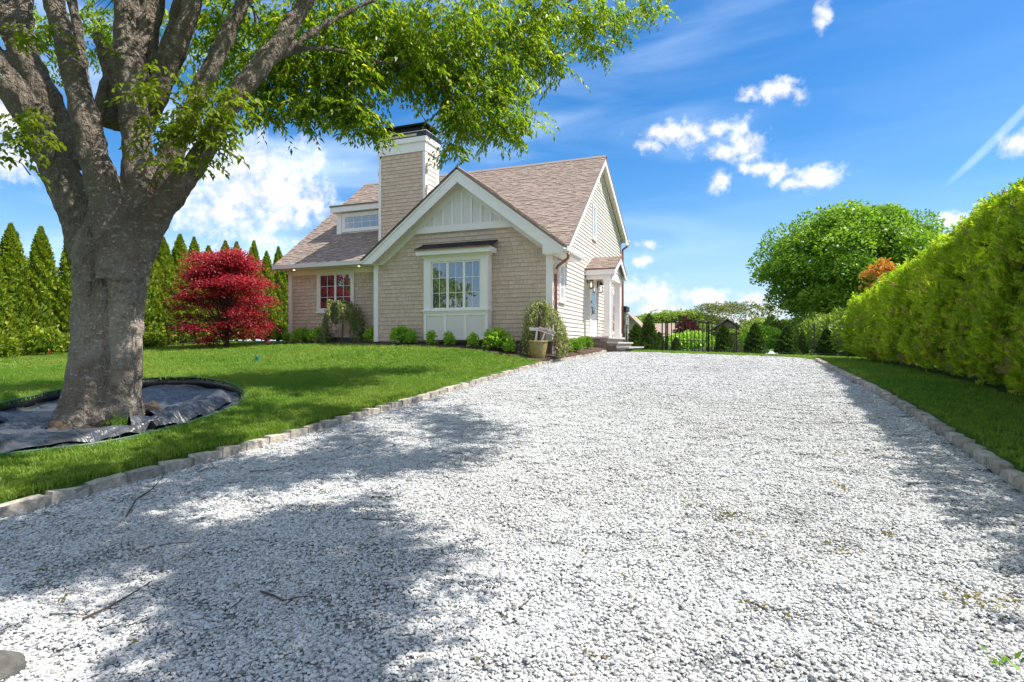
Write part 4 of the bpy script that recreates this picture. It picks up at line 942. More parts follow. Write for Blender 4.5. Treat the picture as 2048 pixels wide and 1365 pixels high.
# the rest of the crown overhead: clumps whose shade dapples lawn and drive
cl_n = 0; tries = 0
while cl_n < 330 and tries < 60000:
    tries += 1
    if random.random() < .5: sx, sy = random.uniform(-5.2, -.5), random.uniform(.2, 9.6)
    else: sx, sy = random.uniform(-15, -5), random.uniform(.5, 13)
    h = random.uniform(4.3, 7.2); x, y = sx+.62*h, sy+.17*h; z = h+float(drive_z(sx, sy))
    if math.hypot(x+5.5, y-5) > 11.8: continue
    d = depth(x, y)
    if d > .4:
        pxx = 1024+FPX*(CA*x+SA*y)/d; pyy = 690-FPX*(z-EYE)/d
        if pyy > -FPX*.75/max(d, 1) and -250 < pxx < 2300: continue
    edge = float(np.interp(sy, [-2, 0, 1.5, 2.5, 3.05, 3.3, 3.6, 4.2, 4.8, 5.6, 7.6, 8.2, 9.0, 10, 13], [-.2, -.5, -.7, -1.1, -1.7, -2.4, -3.4, -2.9, -2.3, -2.3, -2.6, -3.8, -5.2, -6.4, -8.5]))
    if sx > edge-.3: continue
    if math.sin(sx*2.1+1.3*math.sin(sy*1.1))*math.sin(sy*2.3+sx*.7) > .12: continue
    if math.sin(sx*5.3+sy*1.9)*math.sin(sy*4.7-sx*2.2) > .45: continue      # leave sun patches
    n = int(RNG.integers(14, 24)); q = rdir(n)*RNG.random((n, 1))**.4*np.array([.36, .36, .22])
    ph = RNG.uniform(0, 6.28, n); T = np.stack([np.cos(ph), np.sin(ph), RNG.normal(-.3, .3, n)], 1)
    sprays(lc, np.array([x, y, z])+q, T, 9, RNG.uniform(.25, .42, n), .12, .055, .6); cl_n += 1
off = np.array([TX, TY, TZ]); lc.v = [v-off for v in lc.v]
crown = fastobj('crown', lc.mesh('crown', M['leaf_big']), shade, off)
# thin branches carrying the masses
br_ = MB()
tips = [at(a, b, Z) for a, b, Z, rx, ry, ns in vol if ns > 20]
src = [at(618, -5, 7.2), at(570, 70, 7.0), at(492, -5, 7.3), at(700, 22, 7.7), at(760, 125, 8.3), at(830, 130, 8.7), at(950, 118, 9.3), at(790, -20, 8.2), at(640, 55, 7.4)]
for tpt in tips:
    s0 = min(src, key=lambda q: np.linalg.norm(q-tpt)+(3 if q[2] < tpt[2]-.6 else 0)); d = np.linalg.norm(tpt-s0)
    if d < .25: continue
    pts = [s0+(tpt-s0)*f+np.array([0, 0, .18*d*math.sin(f*3.14)])+RNG.normal(0, .03, 3)*(0 < f < 1) for f in np.linspace(0, 1, 6)]
    br_.tube([tuple(p) for p in pts], list(np.linspace(.022, .006, 6)), 6); src.append(pts[3])
    for k in range(5):
        e = tpt+RNG.normal(0, .35, 3)*np.array([1, 1, .4])+np.array([0, 0, .1]); br_.tube([tuple(pts[3+k % 2]), tuple((pts[4]+e)/2+np.array([0, 0, .05])), tuple(e)], [.007, .005, .003], 4)
br_.build('branches', M['bark'], shade, smooth=True)
# yellow-green shoots sprouting from the limbs
lc = LC(); br_ = MB()
shoots = [(430, 190, 6.35, 60, 40, 34), (400, 240, 6.3, 70, 45, 46), (350, 250, 6.3, 40, 30, 14), (455, 275, 6.35, 34, 34, 14), (300, 165, 6.25, 44, 16, 9), (280, 185, 6.2, 30, 20, 6), (320, 140, 6.3, 24, 14, 4), (380, 318, 6.25, 50, 12, 13), (300, 240, 6.2, 24, 14, 5), (310, 280, 6.2, 30, 16, 6), (330, 330, 6.2, 20, 10, 3), (60, 240, 6.0, 40, 36, 14), (30, 270, 6.0, 34, 34, 9), (90, 275, 6.0, 28, 16, 5), (25, 320, 6.0, 18, 26, 3), (30, 55, 6.1, 40, 16, 6), (65, 75, 6.1, 30, 12, 4), (110, 55, 6.3, 20, 16, 3), (225, 85, 6.6, 10, 24, 4)]
for (a, b, Z, rx, ry, ns) in shoots:
    n = int(ns*1.15)+1; c = at(a, b, Z); q = rdir(n)*RNG.random((n, 1))**.45; k = Z/FPX
    C = c+q[:, :1]*np.array([CA, SA, 0])*rx*k+q[:, 1:2]*np.array([0, 0, 1.])*ry*k+q[:, 2:]*np.array([-SA, CA, 0])*.16
    ph = RNG.uniform(0, 6.28, n); T = np.stack([np.cos(ph), np.sin(ph), RNG.normal(-.2, .25, n)], 1)
    sprays(lc, C, T, 11, RNG.uniform(.18, .32, n), .085, .038, .7)
    s0 = at(a+(200-a)*.2, b+30, 6.7); br_.tube([tuple(s0), tuple((s0+c)/2+np.array([0, 0, .05])), tuple(c)], [.008, .005, .003], 5)
lc.v = [v-off for v in lc.v]
fastobj('shoots', lc.mesh('shoots', M['leaf_young']), shade, off)
br_.build('shoot_stems', M['bark'], shade)

# ------------------------------------------------------------------ landscape fabric round the tree
def fabmat():
    m, n, p, out = newmat('black_landscape_fabric')
    col = mixc(n, ramp(n, noise(n, 3, 5, .6), .3, .7), (.038, .043, .052), (.085, .092, .105))
    col = mixc(n, ramp(n, noise(n, 1.2, 4, .6), .58, .75, 0, .6), col, (.15, .135, .115))
    n.links.new(col, p.inputs['Base Color']); p.inputs['Roughness'].default_value = .38; p.inputs['Specular IOR Level'].default_value = .7
    b = N(n, 'ShaderNodeBump', {'Height': noise(n, 2.6, 3, .5, stretch=(1, 2.6, 1), dist=1.5), 'Strength': .9, 'Distance': .12}); n.links.new(b.outputs[0], p.inputs['Normal'])
    return m
M['fabric'] = fabmat()
fab = thing('landscape_fabric', 'wrinkled black landscape fabric laid in a ring round the big tree trunk', 'fabric', (TX, TY, TZ))
na, nr = 150, 44; aa = np.linspace(0, 2*math.pi, na); ff = np.linspace(.0, 1.0, nr)
AA, FFv = np.meshgrid(aa, ff); RR_ = np.interp((AA+math.pi) % (2*math.pi)-math.pi, RA, RR)*FFv*.995
Xf, Yf = TX+RR_*np.cos(AA), TY+RR_*np.sin(AA)
Zf = fab_z(Xf, Yf)+.0+.018*np.sin(AA*17+FFv*9+2*np.sin(AA*5))*np.clip(FFv*1.4, 0, 1)+.012*np.sin(AA*31+FFv*4)+.05*np.exp(-((FFv-.55)/.1)**2)*np.clip(np.sin(AA*3+1), 0, 1)
def sub(X, Y, Z): return X-TX, Y-TY, Z-TZ
fastobj('sheet', gridmesh('sheet', *sub(Xf, Yf, Zf), M['fabric']), fab, off)
# folded flaps lying on the sheet
def flap(pts_a, pts_b, lift, name='flap', wig=.02):
    A_, B_ = np.array(pts_a, float), np.array(pts_b, float); n, k = 30, 14; t = np.linspace(0, len(A_)-1, n)
    ia = np.stack([np.interp(t, np.arange(len(A_)), A_[:, j]) for j in range(2)], 1); ib = np.stack([np.interp(t, np.arange(len(B_)), B_[:, j]) for j in range(2)], 1)
    s_ = np.linspace(0, 1, k)[:, None, None]; P = ia[None]*(1-s_)+ib[None]*s_
    X, Y = P[..., 0], P[..., 1]; sv = np.linspace(0, 1, k)[:, None]; tv = np.linspace(0, 1, n)[None]
    Z = fab_z(X, Y)+.03+lift*np.sin(sv*3.14)+wig*np.sin(tv*19+sv*4)+wig*.6*np.sin(tv*41+sv*9)
    fastobj(name, gridmesh(name, *sub(X, Y, Z), M['fabric']), fab, off)
flap([(-7.55, 3.2), (-6.75, 3.55), (-6.2, 4.3), (-6.0, 4.55)], [(-7.3, 2.95), (-6.3, 3.15), (-5.98, 3.85), (-5.93, 4.35)], .07, wig=.015)
flap([(-6.35, 4.45), (-6.3, 4.85), (-6.55, 5.35), (-7.1, 6.1)], [(-6.05, 4.3), (-5.98, 4.85), (-6.2, 5.35), (-6.75, 6.35)], .12)
flap([(-6.5, 4.75), (-6.6, 5.2), (-6.9, 5.6)], [(-6.25, 4.75), (-6.3, 5.3), (-6.6, 5.9)], .10, wig=.03)
flap([(-8.3, 3.9), (-7.9, 3.6), (-7.5, 3.4)], [(-8.5, 4.3), (-8.0, 4.1), (-7.6, 4.0)], .10)
# soil collar and a tuft of weeds at the trunk foot
XX, YY = TX+RR_*.36*np.cos(AA), TY+RR_*.36*np.sin(AA)
fastobj('soil_collar', gridmesh('soil_collar', *sub(XX, YY, fab_z(XX, YY)+.035+.03*np.sin(AA*7)*FFv+.02*np.sin(AA*23)-.06*(FFv > .95)), M['soil']), fab, off)
# plastic edging: black inner wall with a green lip
VV, QQ, V2 = [], [], []
for i, a in enumerate(aa):
    r = float(np.interp((a+math.pi) % (2*math.pi)-math.pi, RA, RR)); x, y = TX+r*math.cos(a), TY+r*math.sin(a)
    VV += [(x, y, float(fab_z(x, y))-.04), (x, y, float(lawn_z(x, y))+.028), (x+.012*math.cos(a), y+.012*math.sin(a), float(lawn_z(x, y))+.028), (x+.012*math.cos(a), y+.012*math.sin(a), float(fab_z(x, y))-.04)]; V2.append((x, y, float(lawn_z(x, y))+.034))
    if i: QQ += [(4*i-4+k, 4*i-4+(k+1) % 4, 4*i+(k+1) % 4, 4*i+k) for k in range(4)]
M['edge'] = plain('black_plastic_edging', (.012, .013, .014), .35, .2); M['hose'] = plain('green_plastic', (.03, .12, .07), .4, .1)
ed = thing('lawn_edging', 'thin black plastic lawn edging curving round the landscape fabric', 'edging', (TX, TY, TZ))
fastobj('strip', fastmesh('strip', np.array(VV)-off, QQ, M['edge']), ed, off)
b = MB(); b.tube(V2, .011, 6); b.build('lip', M['hose'], ed)
lc = LC(); wx, wy = -6.42, 4.42; n = 90
P = np.array([wx, wy, float(fab_z(wx, wy))+.05])+RNG.normal(0, 1, (n, 3))*np.array([.07, .07, .035]); lc.leaves(P, rdir(n)+np.array([0, 0, .5]), rdir(n), .05, .03)
c0 = np.array([wx, wy, float(fab_z(wx, wy))]); lc.v = [v-c0 for v in lc.v]
w = fastobj('weed_clump', lc.mesh('weed_clump', M['leaf_box']), None, c0); tag(w, 'small clump of green weeds growing at the foot of the big trunk', 'weed')
# ------------------------------------------------------------------ other trees and shrubs
def dups(mesh_parts, root_args):
    """thing + one object per (name, mesh) part, sharing mesh data"""
    t = thing(*root_args[0], **root_args[1]); 
    for nm, me, sc, rz in mesh_parts:
        o = bpy.data.objects.new(nm, me); link(o, t, WORG[t.name]); o.scale = sc; o.rotation_euler = (0, 0, rz)
    return t
def trunk_mesh(h, r, name='trunk', lean=0.0, forks=0, fh=1.0, spread=.5, mat='trunk_far'):
    b = MB(); b.tube([(0, 0, -.1), (lean*.3, 0, h*.4), (lean, 0, h)], [r*1.3, r, r*.75], 8)
    for k in range(forks):
        a = 6.28*k/forks+.5; b.tube([(lean, 0, h*.93), (lean+spread*fh*.5*math.cos(a), spread*fh*.5*math.sin(a), h+fh*.5), (lean+spread*fh*math.cos(a), spread*fh*math.sin(a), h+fh)], [r*.7, r*.5, r*.25], 6)
    return b.mesh(name, M[mat], smooth=True)
# --- arborvitae: narrow cones of upright fan sprays over a dark inner cone
def arb_mesh(h, R, n, L, mat, seed, wob=.18, lower=.12, name='crown'):
    rg = np.random.default_rng(seed); lc = LC()
    f = rg.random(n)**.85; ph = rg.uniform(0, 6.28, n)
    prof = lambda q: R*np.clip(np.minimum(1.0, .62+q*3.2)*(1-q)**.78*1.1, .03, None)
    lump = 1+wob*np.sin(ph*3+f*14+rg.uniform(0, 6))*np.sin(f*23+ph*2)+.12*np.sin(ph*7+f*40)
    r = prof(f)*lump*(.72+.30*rg.random(n)**.6); z = lower+f*(h-lower-.1)
    P = np.stack([r*np.cos(ph), r*np.sin(ph), z], 1); outv = np.stack([np.cos(ph), np.sin(ph), np.zeros(n)], 1)
    A = outv*.55+np.array([0, 0, .9])+rg.normal(0, .38, (n, 3)); Nn = outv+rg.normal(0, .5, (n, 3))
    s = rg.uniform(.6, 1.15, n)*np.where(f > .93, .7, 1)
    lc.leaves(P-unit(A)*L*.3*s[:, None], A, Nn, L*s, L*.5*s, np.clip(.15+.85*rg.random(n)*(.45+.55*(lump-.75)/.5), 0, 1), .08)
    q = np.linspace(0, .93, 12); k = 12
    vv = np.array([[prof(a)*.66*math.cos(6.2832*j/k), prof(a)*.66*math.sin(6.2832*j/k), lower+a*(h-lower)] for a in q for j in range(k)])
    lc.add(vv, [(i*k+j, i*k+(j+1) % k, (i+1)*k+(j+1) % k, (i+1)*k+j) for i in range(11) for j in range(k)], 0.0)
    return lc.mesh(name, M[mat])
ARB = [arb_mesh(4.55, .72, 5600, .155, 'leaf_arb', s_) for s_ in range(4)]; ATR = trunk_mesh(.9, .06)
k = 0
for y in np.arange(7.6, 27, .80):
    x = -20.4+random.uniform(-.2, .2)-max(0, y-16)*.06; s = random.uniform(.9, 1.08)
    dups([('trunk', ATR, (1, 1, 1), 0), ('crown', ARB[k % 4], (random.uniform(.92, 1.12), random.uniform(.92, 1.12), s), random.uniform(0, 6))],
         (('arborvitae', 'tall narrow arborvitae in the evergreen screen behind the red maple and big trunk', 'tree', (x, float(y), float(gz(x, y))-.03)), dict(group='arborvitae screen beside the lawn'))); k += 1
# low clipped shrubs at the foot of that screen
def ball_mesh(n, rx, rz, L, Wd, mat, seed, name='foliage', up=.4, shell=.35, core=True):
    rg = np.random.default_rng(seed); lc = LC(); d = unit(rg.normal(0, 1, (n, 3))); d[:, 2] = np.where(d[:, 2] < -.55, -d[:, 2], d[:, 2])
    lump = 1+.14*np.sin(d[:, 0]*5+seed)*np.sin(d[:, 1]*6+2*seed)+.1*np.sin(d[:, 2]*9+d[:, 0]*7)
    P = d*(1-shell*rg.random((n, 1))**1.5)*lump[:, None]*np.array([rx, rx, rz])+np.array([0, 0, rz*.92])
    lc.leaves(P, d+np.array([0, 0, up])+rg.normal(0, .55, (n, 3)), d+rg.normal(0, .55, (n, 3)), L*rg.uniform(.65, 1.2, n), Wd*rg.uniform(.7, 1.1, n), np.clip(rg.random(n)*(.5+.5*lump), 0, 1))
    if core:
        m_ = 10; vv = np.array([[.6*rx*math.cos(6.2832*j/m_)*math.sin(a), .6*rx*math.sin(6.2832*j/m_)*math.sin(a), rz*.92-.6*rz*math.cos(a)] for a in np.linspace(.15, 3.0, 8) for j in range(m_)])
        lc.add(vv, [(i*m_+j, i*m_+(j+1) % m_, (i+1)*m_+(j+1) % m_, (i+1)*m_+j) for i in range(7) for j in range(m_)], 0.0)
    return lc.mesh(name, M[mat])
LOW = [ball_mesh(900, .5, .34, .12, .07, 'leaf_arb', 40+s_) for s_ in range(3)]; STUB = trunk_mesh(.25, .025, 'stem')
for i, y in enumerate(np.arange(8.6, 21.5, 1.15)):
    x = -19.2-max(0, y-15)*.12+random.uniform(-.15, .15)
    if 15.2 < y < 16.9: continue
    dups([('stem', STUB, (1, 1, 1), 0), ('foliage', LOW[i % 3], (1, 1, random.uniform(.8, 1.25)), random.uniform(0, 6))],
         (('low_shrub', 'low rounded yellow-green shrub at the foot of the arborvitae screen', 'shrub', (x, float(y), float(gz(x, y))-.02)), dict(group='low shrubs below the screen')))
# --- red Japanese maple: tiers of flat leaf pads
rg = np.random.default_rng(5); lc = LC(); mx_, my_ = -16.3, 14.9; mz = float(gz(mx_, my_)); b = MB()
for i in range(135):
    hf = rg.random()**.8; z = .22+hf*3.15; Rm = 1.72*math.sin(min(1, (hf*.93+.22))*math.pi*.86)**.7; a = rg.uniform(0, 6.28); r = Rm*rg.random()**.45*.92
    c = np.array([r*math.cos(a), r*math.sin(a), z-.10*r]); n = 240; sx = rg.uniform(.26, .46)
    q = rg.normal(0, 1, (n, 3))*np.array([sx, sx, .11])*.62; P = c+q-np.array([0, 0, 1])*(np.hypot(q[:, 0], q[:, 1])[:, None]**2*.5)
    A = np.stack([q[:, 0], q[:, 1], np.full(n, -.10)], 1)+rg.normal(0, .22, (n, 3)); t_ = rg.random(n)*(.55+.45*hf)
    lc.leaves(P, A, np.array([0, 0, 1.])+rg.normal(0, .35, (n, 3)), .085*rg.uniform(.7, 1.2, n), .05, t_)
    if i % 2 == 0: b.tube([(0, 0, .3+.1*hf), (c[0]*.45, c[1]*.45, z*.72), tuple(c)], [.03, .016, .005], 5)
b.tube([(0, 0, -.1), (.05, .02, .35), (.1, .05, 1.2), (.05, 0, 2.2)], [.085, .07, .05, .025], 8)
mp_ = thing('japanese_maple', 'crimson Japanese maple with tiered branches beside the house', 'tree', (mx_, my_, mz))
o = bpy.data.objects.new('trunk', b.mesh('trunk', M['trunk_far'], smooth=True)); link(o, mp_, (mx_, my_, mz))
o = bpy.data.objects.new('crown', lc.mesh('crown', M['leaf_red'])); link(o, mp_, (mx_, my_, mz))
# --- rounded deciduous crowns
def crown_mesh(R, H, n, L, mat, seed, nl=60, flat=.75, name='crown', under=-.5):
    rg = np.random.default_rng(seed); lc = LC(); C = unit(rg.normal(0, 1, (nl, 3))); C[:, 2] = np.where(C[:, 2] < under, -C[:, 2], C[:, 2])
    C = C*(.62+.36*rg.random((nl, 1))); rad = rg.uniform(.20, .34, nl)
    i = rg.integers(0, nl, n); d = unit(rg.normal(0, 1, (n, 3))); d[:, 2] = np.where(d[:, 2] < -.2, -d[:, 2]*.6, d[:, 2]); d = unit(d)
    P = (C[i]+d*rad[i][:, None]*(1-.3*rg.random((n, 1))**2))*np.array([R, R, H*.5])+np.array([0, 0, H*.5])
    A = d+rg.normal(0, .6, (n, 3))+np.array([0, 0, -.25]); tt = np.clip(rg.random(n)*.7+.3*rg.random(nl)[i], 0, 1)
    lc.leaves(P, A, d+np.array([0, 0, .5])+rg.normal(0, .45, (n, 3)), L*rg.uniform(.6, 1.2, n), L*.62*rg.uniform(.7, 1.1, n), tt)
    return lc.mesh(name, M[mat])
bx_, by_ = 6.4, 37.0; bz_ = float(gz(bx_, by_))
MAP = crown_mesh(5.3, 7.9, 88000, .25, 'leaf_maple', 3, nl=230, under=-2); MTR = trunk_mesh(2.6, .34, forks=5, fh=2.6, spread=.8)
t = thing('round_maple', 'broad dome-crowned green maple standing behind the clipped hedge', 'tree', (bx_, by_, bz_))
o = bpy.data.objects.new('trunk', MTR); link(o, t, (bx_, by_, bz_))
o = bpy.data.objects.new('crown', MAP); link(o, t, (bx_, by_, bz_+1.35)); o.scale = (.83, .83, .84)
ox, oy = 5.75, 26.5
t = thing('orange_tree', 'small tree with orange new leaves showing above the far hedge end', 'tree', (ox, oy, float(gz(ox, oy))))
o = bpy.data.objects.new('trunk', trunk_mesh(2.6, .07, forks=4, fh=.8, spread=.6)); link(o, t, WORG[t.name])
o = bpy.data.objects.new('crown', crown_mesh(.8, 2.0, 1300, .15, 'leaf_orange', 9, nl=26)); link(o, t, WORG[t.name]+Vector((0, 0, 1.8)))
# --- the long clipped hedge along the drive
rg = np.random.default_rng(21); lc = LC(); HX = 3.38
def htop(y): return np.interp(y, [0, 8.5, 10.5, 12.8, 15.5, 18.5, 20], [3.62, 3.52, 3.38, 3.18, 2.95, 2.72, 2.6])
def face_x(y, z): return HX+.07*np.sin(y*1.9+z*1.3)*np.sin(z*2.1+y*.7)+.05*np.sin(y*5.1+z*3.7)+.06*np.sin(y*11.3-z*6.1)*np.sin(z*9.7+y*3)
def fronds(P, out, n, L, tb, ts):
    A = unit(out*.55+np.array([0, 0, .55])+rg.normal(0, .42, (n, 3))); Nn = unit(out+rg.normal(0, .45, (n, 3))+np.array([0, 0, .3])); S = unit(np.cross(A, Nn))
    t_ = np.clip(tb+ts*rg.random(n), 0, 1); s = L*rg.uniform(.6, 1.2, n)*np.where(rg.random(n) < .08, 1.7, 1)
    lc.leaves(P, A, Nn, s, s*.13, t_)
    for j in range(4):
        f = .18+.19*j
        for sg in (-1, 1):
            Q = P+A*(s*f)[:, None]; d = A*.75+S*sg*.75+rg.normal(0, .12, (n, 3))-np.array([0, 0, .12])
            lc.leaves(Q, d, Nn+rg.normal(0, .2, (n, 3)), s*(.52-.09*j), s*.12, t_)
def hedge_side(n, y0, y1, L, dens=1):
    y = rg.uniform(y0, y1, n); u = rg.random(n); zt = htop(y); zb = lawn_z(HX+.3, y)+.12; z = zb+(zt-zb)*u
    bul = .0+.22*np.clip((u-.82)/.18, 0, 1)**2+.16*np.clip((.14-u)/.14, 0, 1)
    x = face_x(y, z)+bul+rg.random(n)**2*.22
    out = np.stack([-np.ones(n), rg.normal(0, .25, n), .25+.9*np.clip((u-.8)/.2, 0, 1)], 1)
    low = np.clip(1.25-u*1.2, 0, 1); brown = (rg.random(n) < .12*low+.12*(np.sin(y*2.7+z*1.9)*np.sin(z*3.1-y) > .5)); pass_ = 0
    gap = (np.sin(y*6.3+2.1*np.sin(z*4.1))*np.sin(z*7.9+1.7*np.sin(y*3.3)) > .46) & (rg.random(n) < .88); x, y, z, out, brown = x[~gap], y[~gap], z[~gap], out[~gap], brown[~gap]
    P = np.stack([x, y, z], 1); fronds(P[~brown], out[~brown], (~brown).sum(), L, .06, .72); 
    if brown.sum(): fronds(P[brown], out[brown], brown.sum(), L, .95, .05)
hedge_side(19000, 7.6, 12.5, .125); hedge_side(11000, 12.5, 19.6, .15); hedge_side(1500, 1.0, 7.6, .30)
n = 5200; y = rg.uniform(1.0, 19.6, n); x = rg.uniform(HX+.12, HX+1.45, n); zz = htop(y)+.07*np.sin(y*3+x*4)+.05*np.sin(y*9)-.15*np.clip((x-HX-.9)/.5, 0, 1)
fronds(np.stack([x, y, zz-.06], 1), np.tile(np.array([[-.15, 0, 1.]]), (n, 1)), n, .16, .25, .6)
n = 1300; x = rg.uniform(HX, HX+1.5, n); y = 19.6+.1*rg.random(n); zb = lawn_z(x, y); fronds(np.stack([x, y, zb+.1+(htop(y)-zb)*rg.random(n)], 1), np.tile(np.array([[0, 1., .2]]), (n, 1)), n, .2, .1, .6)
hz0 = float(lawn_z(HX+.5, 9.5)); ho = np.array([HX+.6, 9.5, hz0]); lc.v = [v-ho for v in lc.v]
hedge = thing('hedge', 'long tall clipped evergreen hedge running along the drive edge', 'hedge', tuple(ho))
o = bpy.data.objects.new('foliage', lc.mesh('foliage', M['leaf_hedge'])); link(o, hedge, ho)
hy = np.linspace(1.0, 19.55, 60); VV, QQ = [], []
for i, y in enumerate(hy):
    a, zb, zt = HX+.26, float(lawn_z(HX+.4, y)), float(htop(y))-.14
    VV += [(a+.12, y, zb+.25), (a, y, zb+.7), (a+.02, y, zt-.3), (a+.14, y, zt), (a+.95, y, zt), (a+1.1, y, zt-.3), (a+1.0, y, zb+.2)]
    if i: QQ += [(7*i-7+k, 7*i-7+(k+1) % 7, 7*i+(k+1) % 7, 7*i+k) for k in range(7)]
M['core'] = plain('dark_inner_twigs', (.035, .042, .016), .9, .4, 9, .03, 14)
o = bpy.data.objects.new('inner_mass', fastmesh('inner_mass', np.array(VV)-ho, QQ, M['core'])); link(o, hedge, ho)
b = MB()
for y in np.arange(1.5, 19.6, .62):
    zb = float(lawn_z(HX+.6, y)); b.tube([(HX+.62, y, zb-.1), (HX+.6+random.uniform(-.05, .05), y+.05, zb+.5), (HX+.6, y, zb+1.2)], [.05, .04, .03], 6)
    for k in range(5):
        yy = y+random.uniform(-.4, .4); b.tube([(HX+.6, y, zb+.2), (HX+.3, yy, zb+.25+random.uniform(0, .3)), (HX+.05, yy+random.uniform(-.15, .15), zb+.4+random.uniform(0, .9))], [.012, .008, .004], 4)
b.build('stems', M['trunk_far'], hedge)
# --- conifers by the back fence
SPR = [arb_mesh(1.5, .34, 1700, .12, 'leaf_dark', 60+s_, wob=.25, lower=.05) for s_ in range(3)]; STR = trunk_mesh(.35, .03)
def spruce(px, py, Z, h, w, label, grp='young conifers along the back fence'):
    p = at(px, py, Z); x, y = float(p[0]), float(p[1]); z = float(gz(x, y))-.02
    return dups([('trunk', STR, (1, 1, 1), 0), ('crown', random.choice(SPR), (w/.72, w/.72, h/1.5), random.uniform(0, 6))], (('young_conifer', label, 'tree', (x, y, z)), dict(group=grp)))
yl = 'young conifer just past the arched iron gate, by the first fence post|young conifer between the first and last slim fence posts, next to the lounger|young conifer beside the garden table behind the wire fence|young conifer standing by the last slim post near the hedge end|small conifer seen through the bars of the arched iron gate|slim dark conifer behind the garden table'.split('|')
for i, (px, Z, h, w) in enumerate(((1448, 22.6, 1.35, .85), (1510, 22.6, 1.42, .95), (1575, 22.6, 1.35, 1.0), (1655, 22.4, 1.3, 1.0), (1352, 26.5, .8, .6), (1605, 25.5, 1.2, .6))): spruce(px, 712, Z, h, w, yl[i])
spruce(1298, 703, 24, 1.75, .95, 'taller young conifer standing between the porch steps and iron gate', None); spruce(1318, 703, 25.5, 1.0, .8, 'short young conifer against the left post of the arched gate'.replace('left ', 'hinge ')); spruce(1272, 703, 27, 1.3, 1.0, 'bushy young conifer close beside the porch steps')
p = at(1734, 716, 18.6); dups([('trunk', STR, (1, 1, 1), 0), ('crown', SPR[1], (1.3, 1.3, .80), 1.0)], (('dark_shrub', 'very dark conical shrub at the far end of the clipped hedge', 'shrub', (float(p[0])-.15, float(p[1]), float(gz(p[0], p[1])))), {}))
# tall grass-green screen shrubs past the hedge end
GS_ = [ball_mesh(1500, .8, .95, .16, .09, 'leaf_far', 80+s_) for s_ in range(3)]
for i, (px, Z, s) in enumerate(((1700, 22.5, 1.0), (1678, 24.5, 1.05), (1715, 20.6, .95), (1622, 29, 1.1), (1640, 27, 1.0), (1660, 26, 1.0), (1600, 31, 1.1), (1545, 33, 1.1))):
    p = at(px, 715, Z); dups([('stem', STUB, (1, 1, 1), 0), ('foliage', GS_[i % 3], (s, s, s), i)], (('screen_shrub', ('pale olive bushy shrub continuing the line of the hedge' if i < 3 else 'olive bushy shrub filling in behind the young conifers'), 'shrub', (float(p[0]), float(p[1]), float(gz(p[0], p[1])))), dict(group='shrubs past the hedge' if i < 3 else 'shrubs behind the conifers')))
# --- tree line far behind
FAR = [crown_mesh(3.2, 4.6, 5200, .34, 'leaf_far', 100+s_, nl=60) for s_ in range(3)]; FAR2 = crown_mesh(3.2, 5.2, 3000, .26, 'leaf_far2', 120, nl=46); FTR = trunk_mesh(2.0, .17, forks=3, fh=1.8, spread=.6)
k = 0
for (px, top, Z, w, kind) in ((1258, 640, 62, 7, 0), (1300, 634, 70, 8, 0), (1345, 622, 56, 6.5, 0), (1395, 632, 60, 6, 0), (1440, 608, 54, 6.5, 2), (1482, 606, 57, 7.5, 2), (1530, 640, 52, 5, 0), (1560, 648, 46, 5, 0), (1600, 640, 48, 5.5, 0), (1640, 636, 44, 5, 0), (1690, 640, 46, 6, 0), (1740, 620, 52, 8, 0), (1415, 652, 42, 3.4, 0), (1500, 655, 40, 3.6, 0), (1270, 655, 46, 4, 0), (1335, 662, 40, 3.2, 0),
    (1800, 600, 60, 9, 0), (1880, 590, 62, 9, 0), (1960, 590, 60, 9, 0)):
    p = at(px, top, Z); x, y = float(p[0]), float(p[1]); z = float(gz(x, y)); H = p[2]-z; me = FAR2 if kind == 2 else FAR[k % 3]
    t = thing('background_tree', 'airy grey-green tree rising above the tree line beyond the fence' if kind == 2 else 'leafy green tree in the distant tree line beyond the fence', 'tree', (x, y, z), 'airy trees of the tree line' if kind == 2 else 'trees of the distant tree line')
    o = bpy.data.objects.new('trunk', FTR); link(o, t, (x, y, z)); o.scale = (1, 1, H/6)
    o = bpy.data.objects.new('crown', me); link(o, t, (x, y, z+H*.18)); o.scale = (w/6.4, w/6.4, H*.82/(5.2 if kind == 2 else 4.6)); o.rotation_euler = (0, 0, k*1.3); k += 1
# trees across the road, seen only in the window reflections
for (x, y, H, w) in ((-27, -15, 8, 9), (-18, -24, 9, 9)):
    z = float(gz(x, y)); t = thing('roadside_tree', 'leafy tree across the road, mirrored in the house windows', 'tree', (x, y, z), 'trees across the road')
    o = bpy.data.objects.new('trunk', FTR); link(o, t, (x, y, z)); o.scale = (1.5, 1.5, H/6)
    o = bpy.data.objects.new('crown', FAR[k % 3]); link(o, t, (x, y, z+H*.2)); o.scale = (w/6.4, w/6.4, H*.8/4.6); k += 1
# plum shrub and bright shrubs seen through the gate
for (px, Z, nm, lab, mt, w, h) in ((1375, 34, 'plum_shrub', 'dark plum-leaved shrub seen through the iron gate', 'leaf_plum', .75, .98), (1385, 31, 'green_shrub', 'bright yellow-green shrub behind the iron gate', 'leaf_shrub', 1.4, .55), (1530, 31, 'weeping_shrub', 'light green mounded shrub between the conifers behind the fence', 'leaf_shrub', 1.3, .75)):
    p = at(px, 700, Z); x, y = float(p[0]), float(p[1]); z = float(gz(x, y))
    t = thing(nm, lab, 'shrub', (x, y, z)); o = bpy.data.objects.new('stem', STUB); link(o, t, (x, y, z)); o = bpy.data.objects.new('foliage', ball_mesh(1500, w, h, .17, .1, mt, int(px))); link(o, t, (x, y, z))
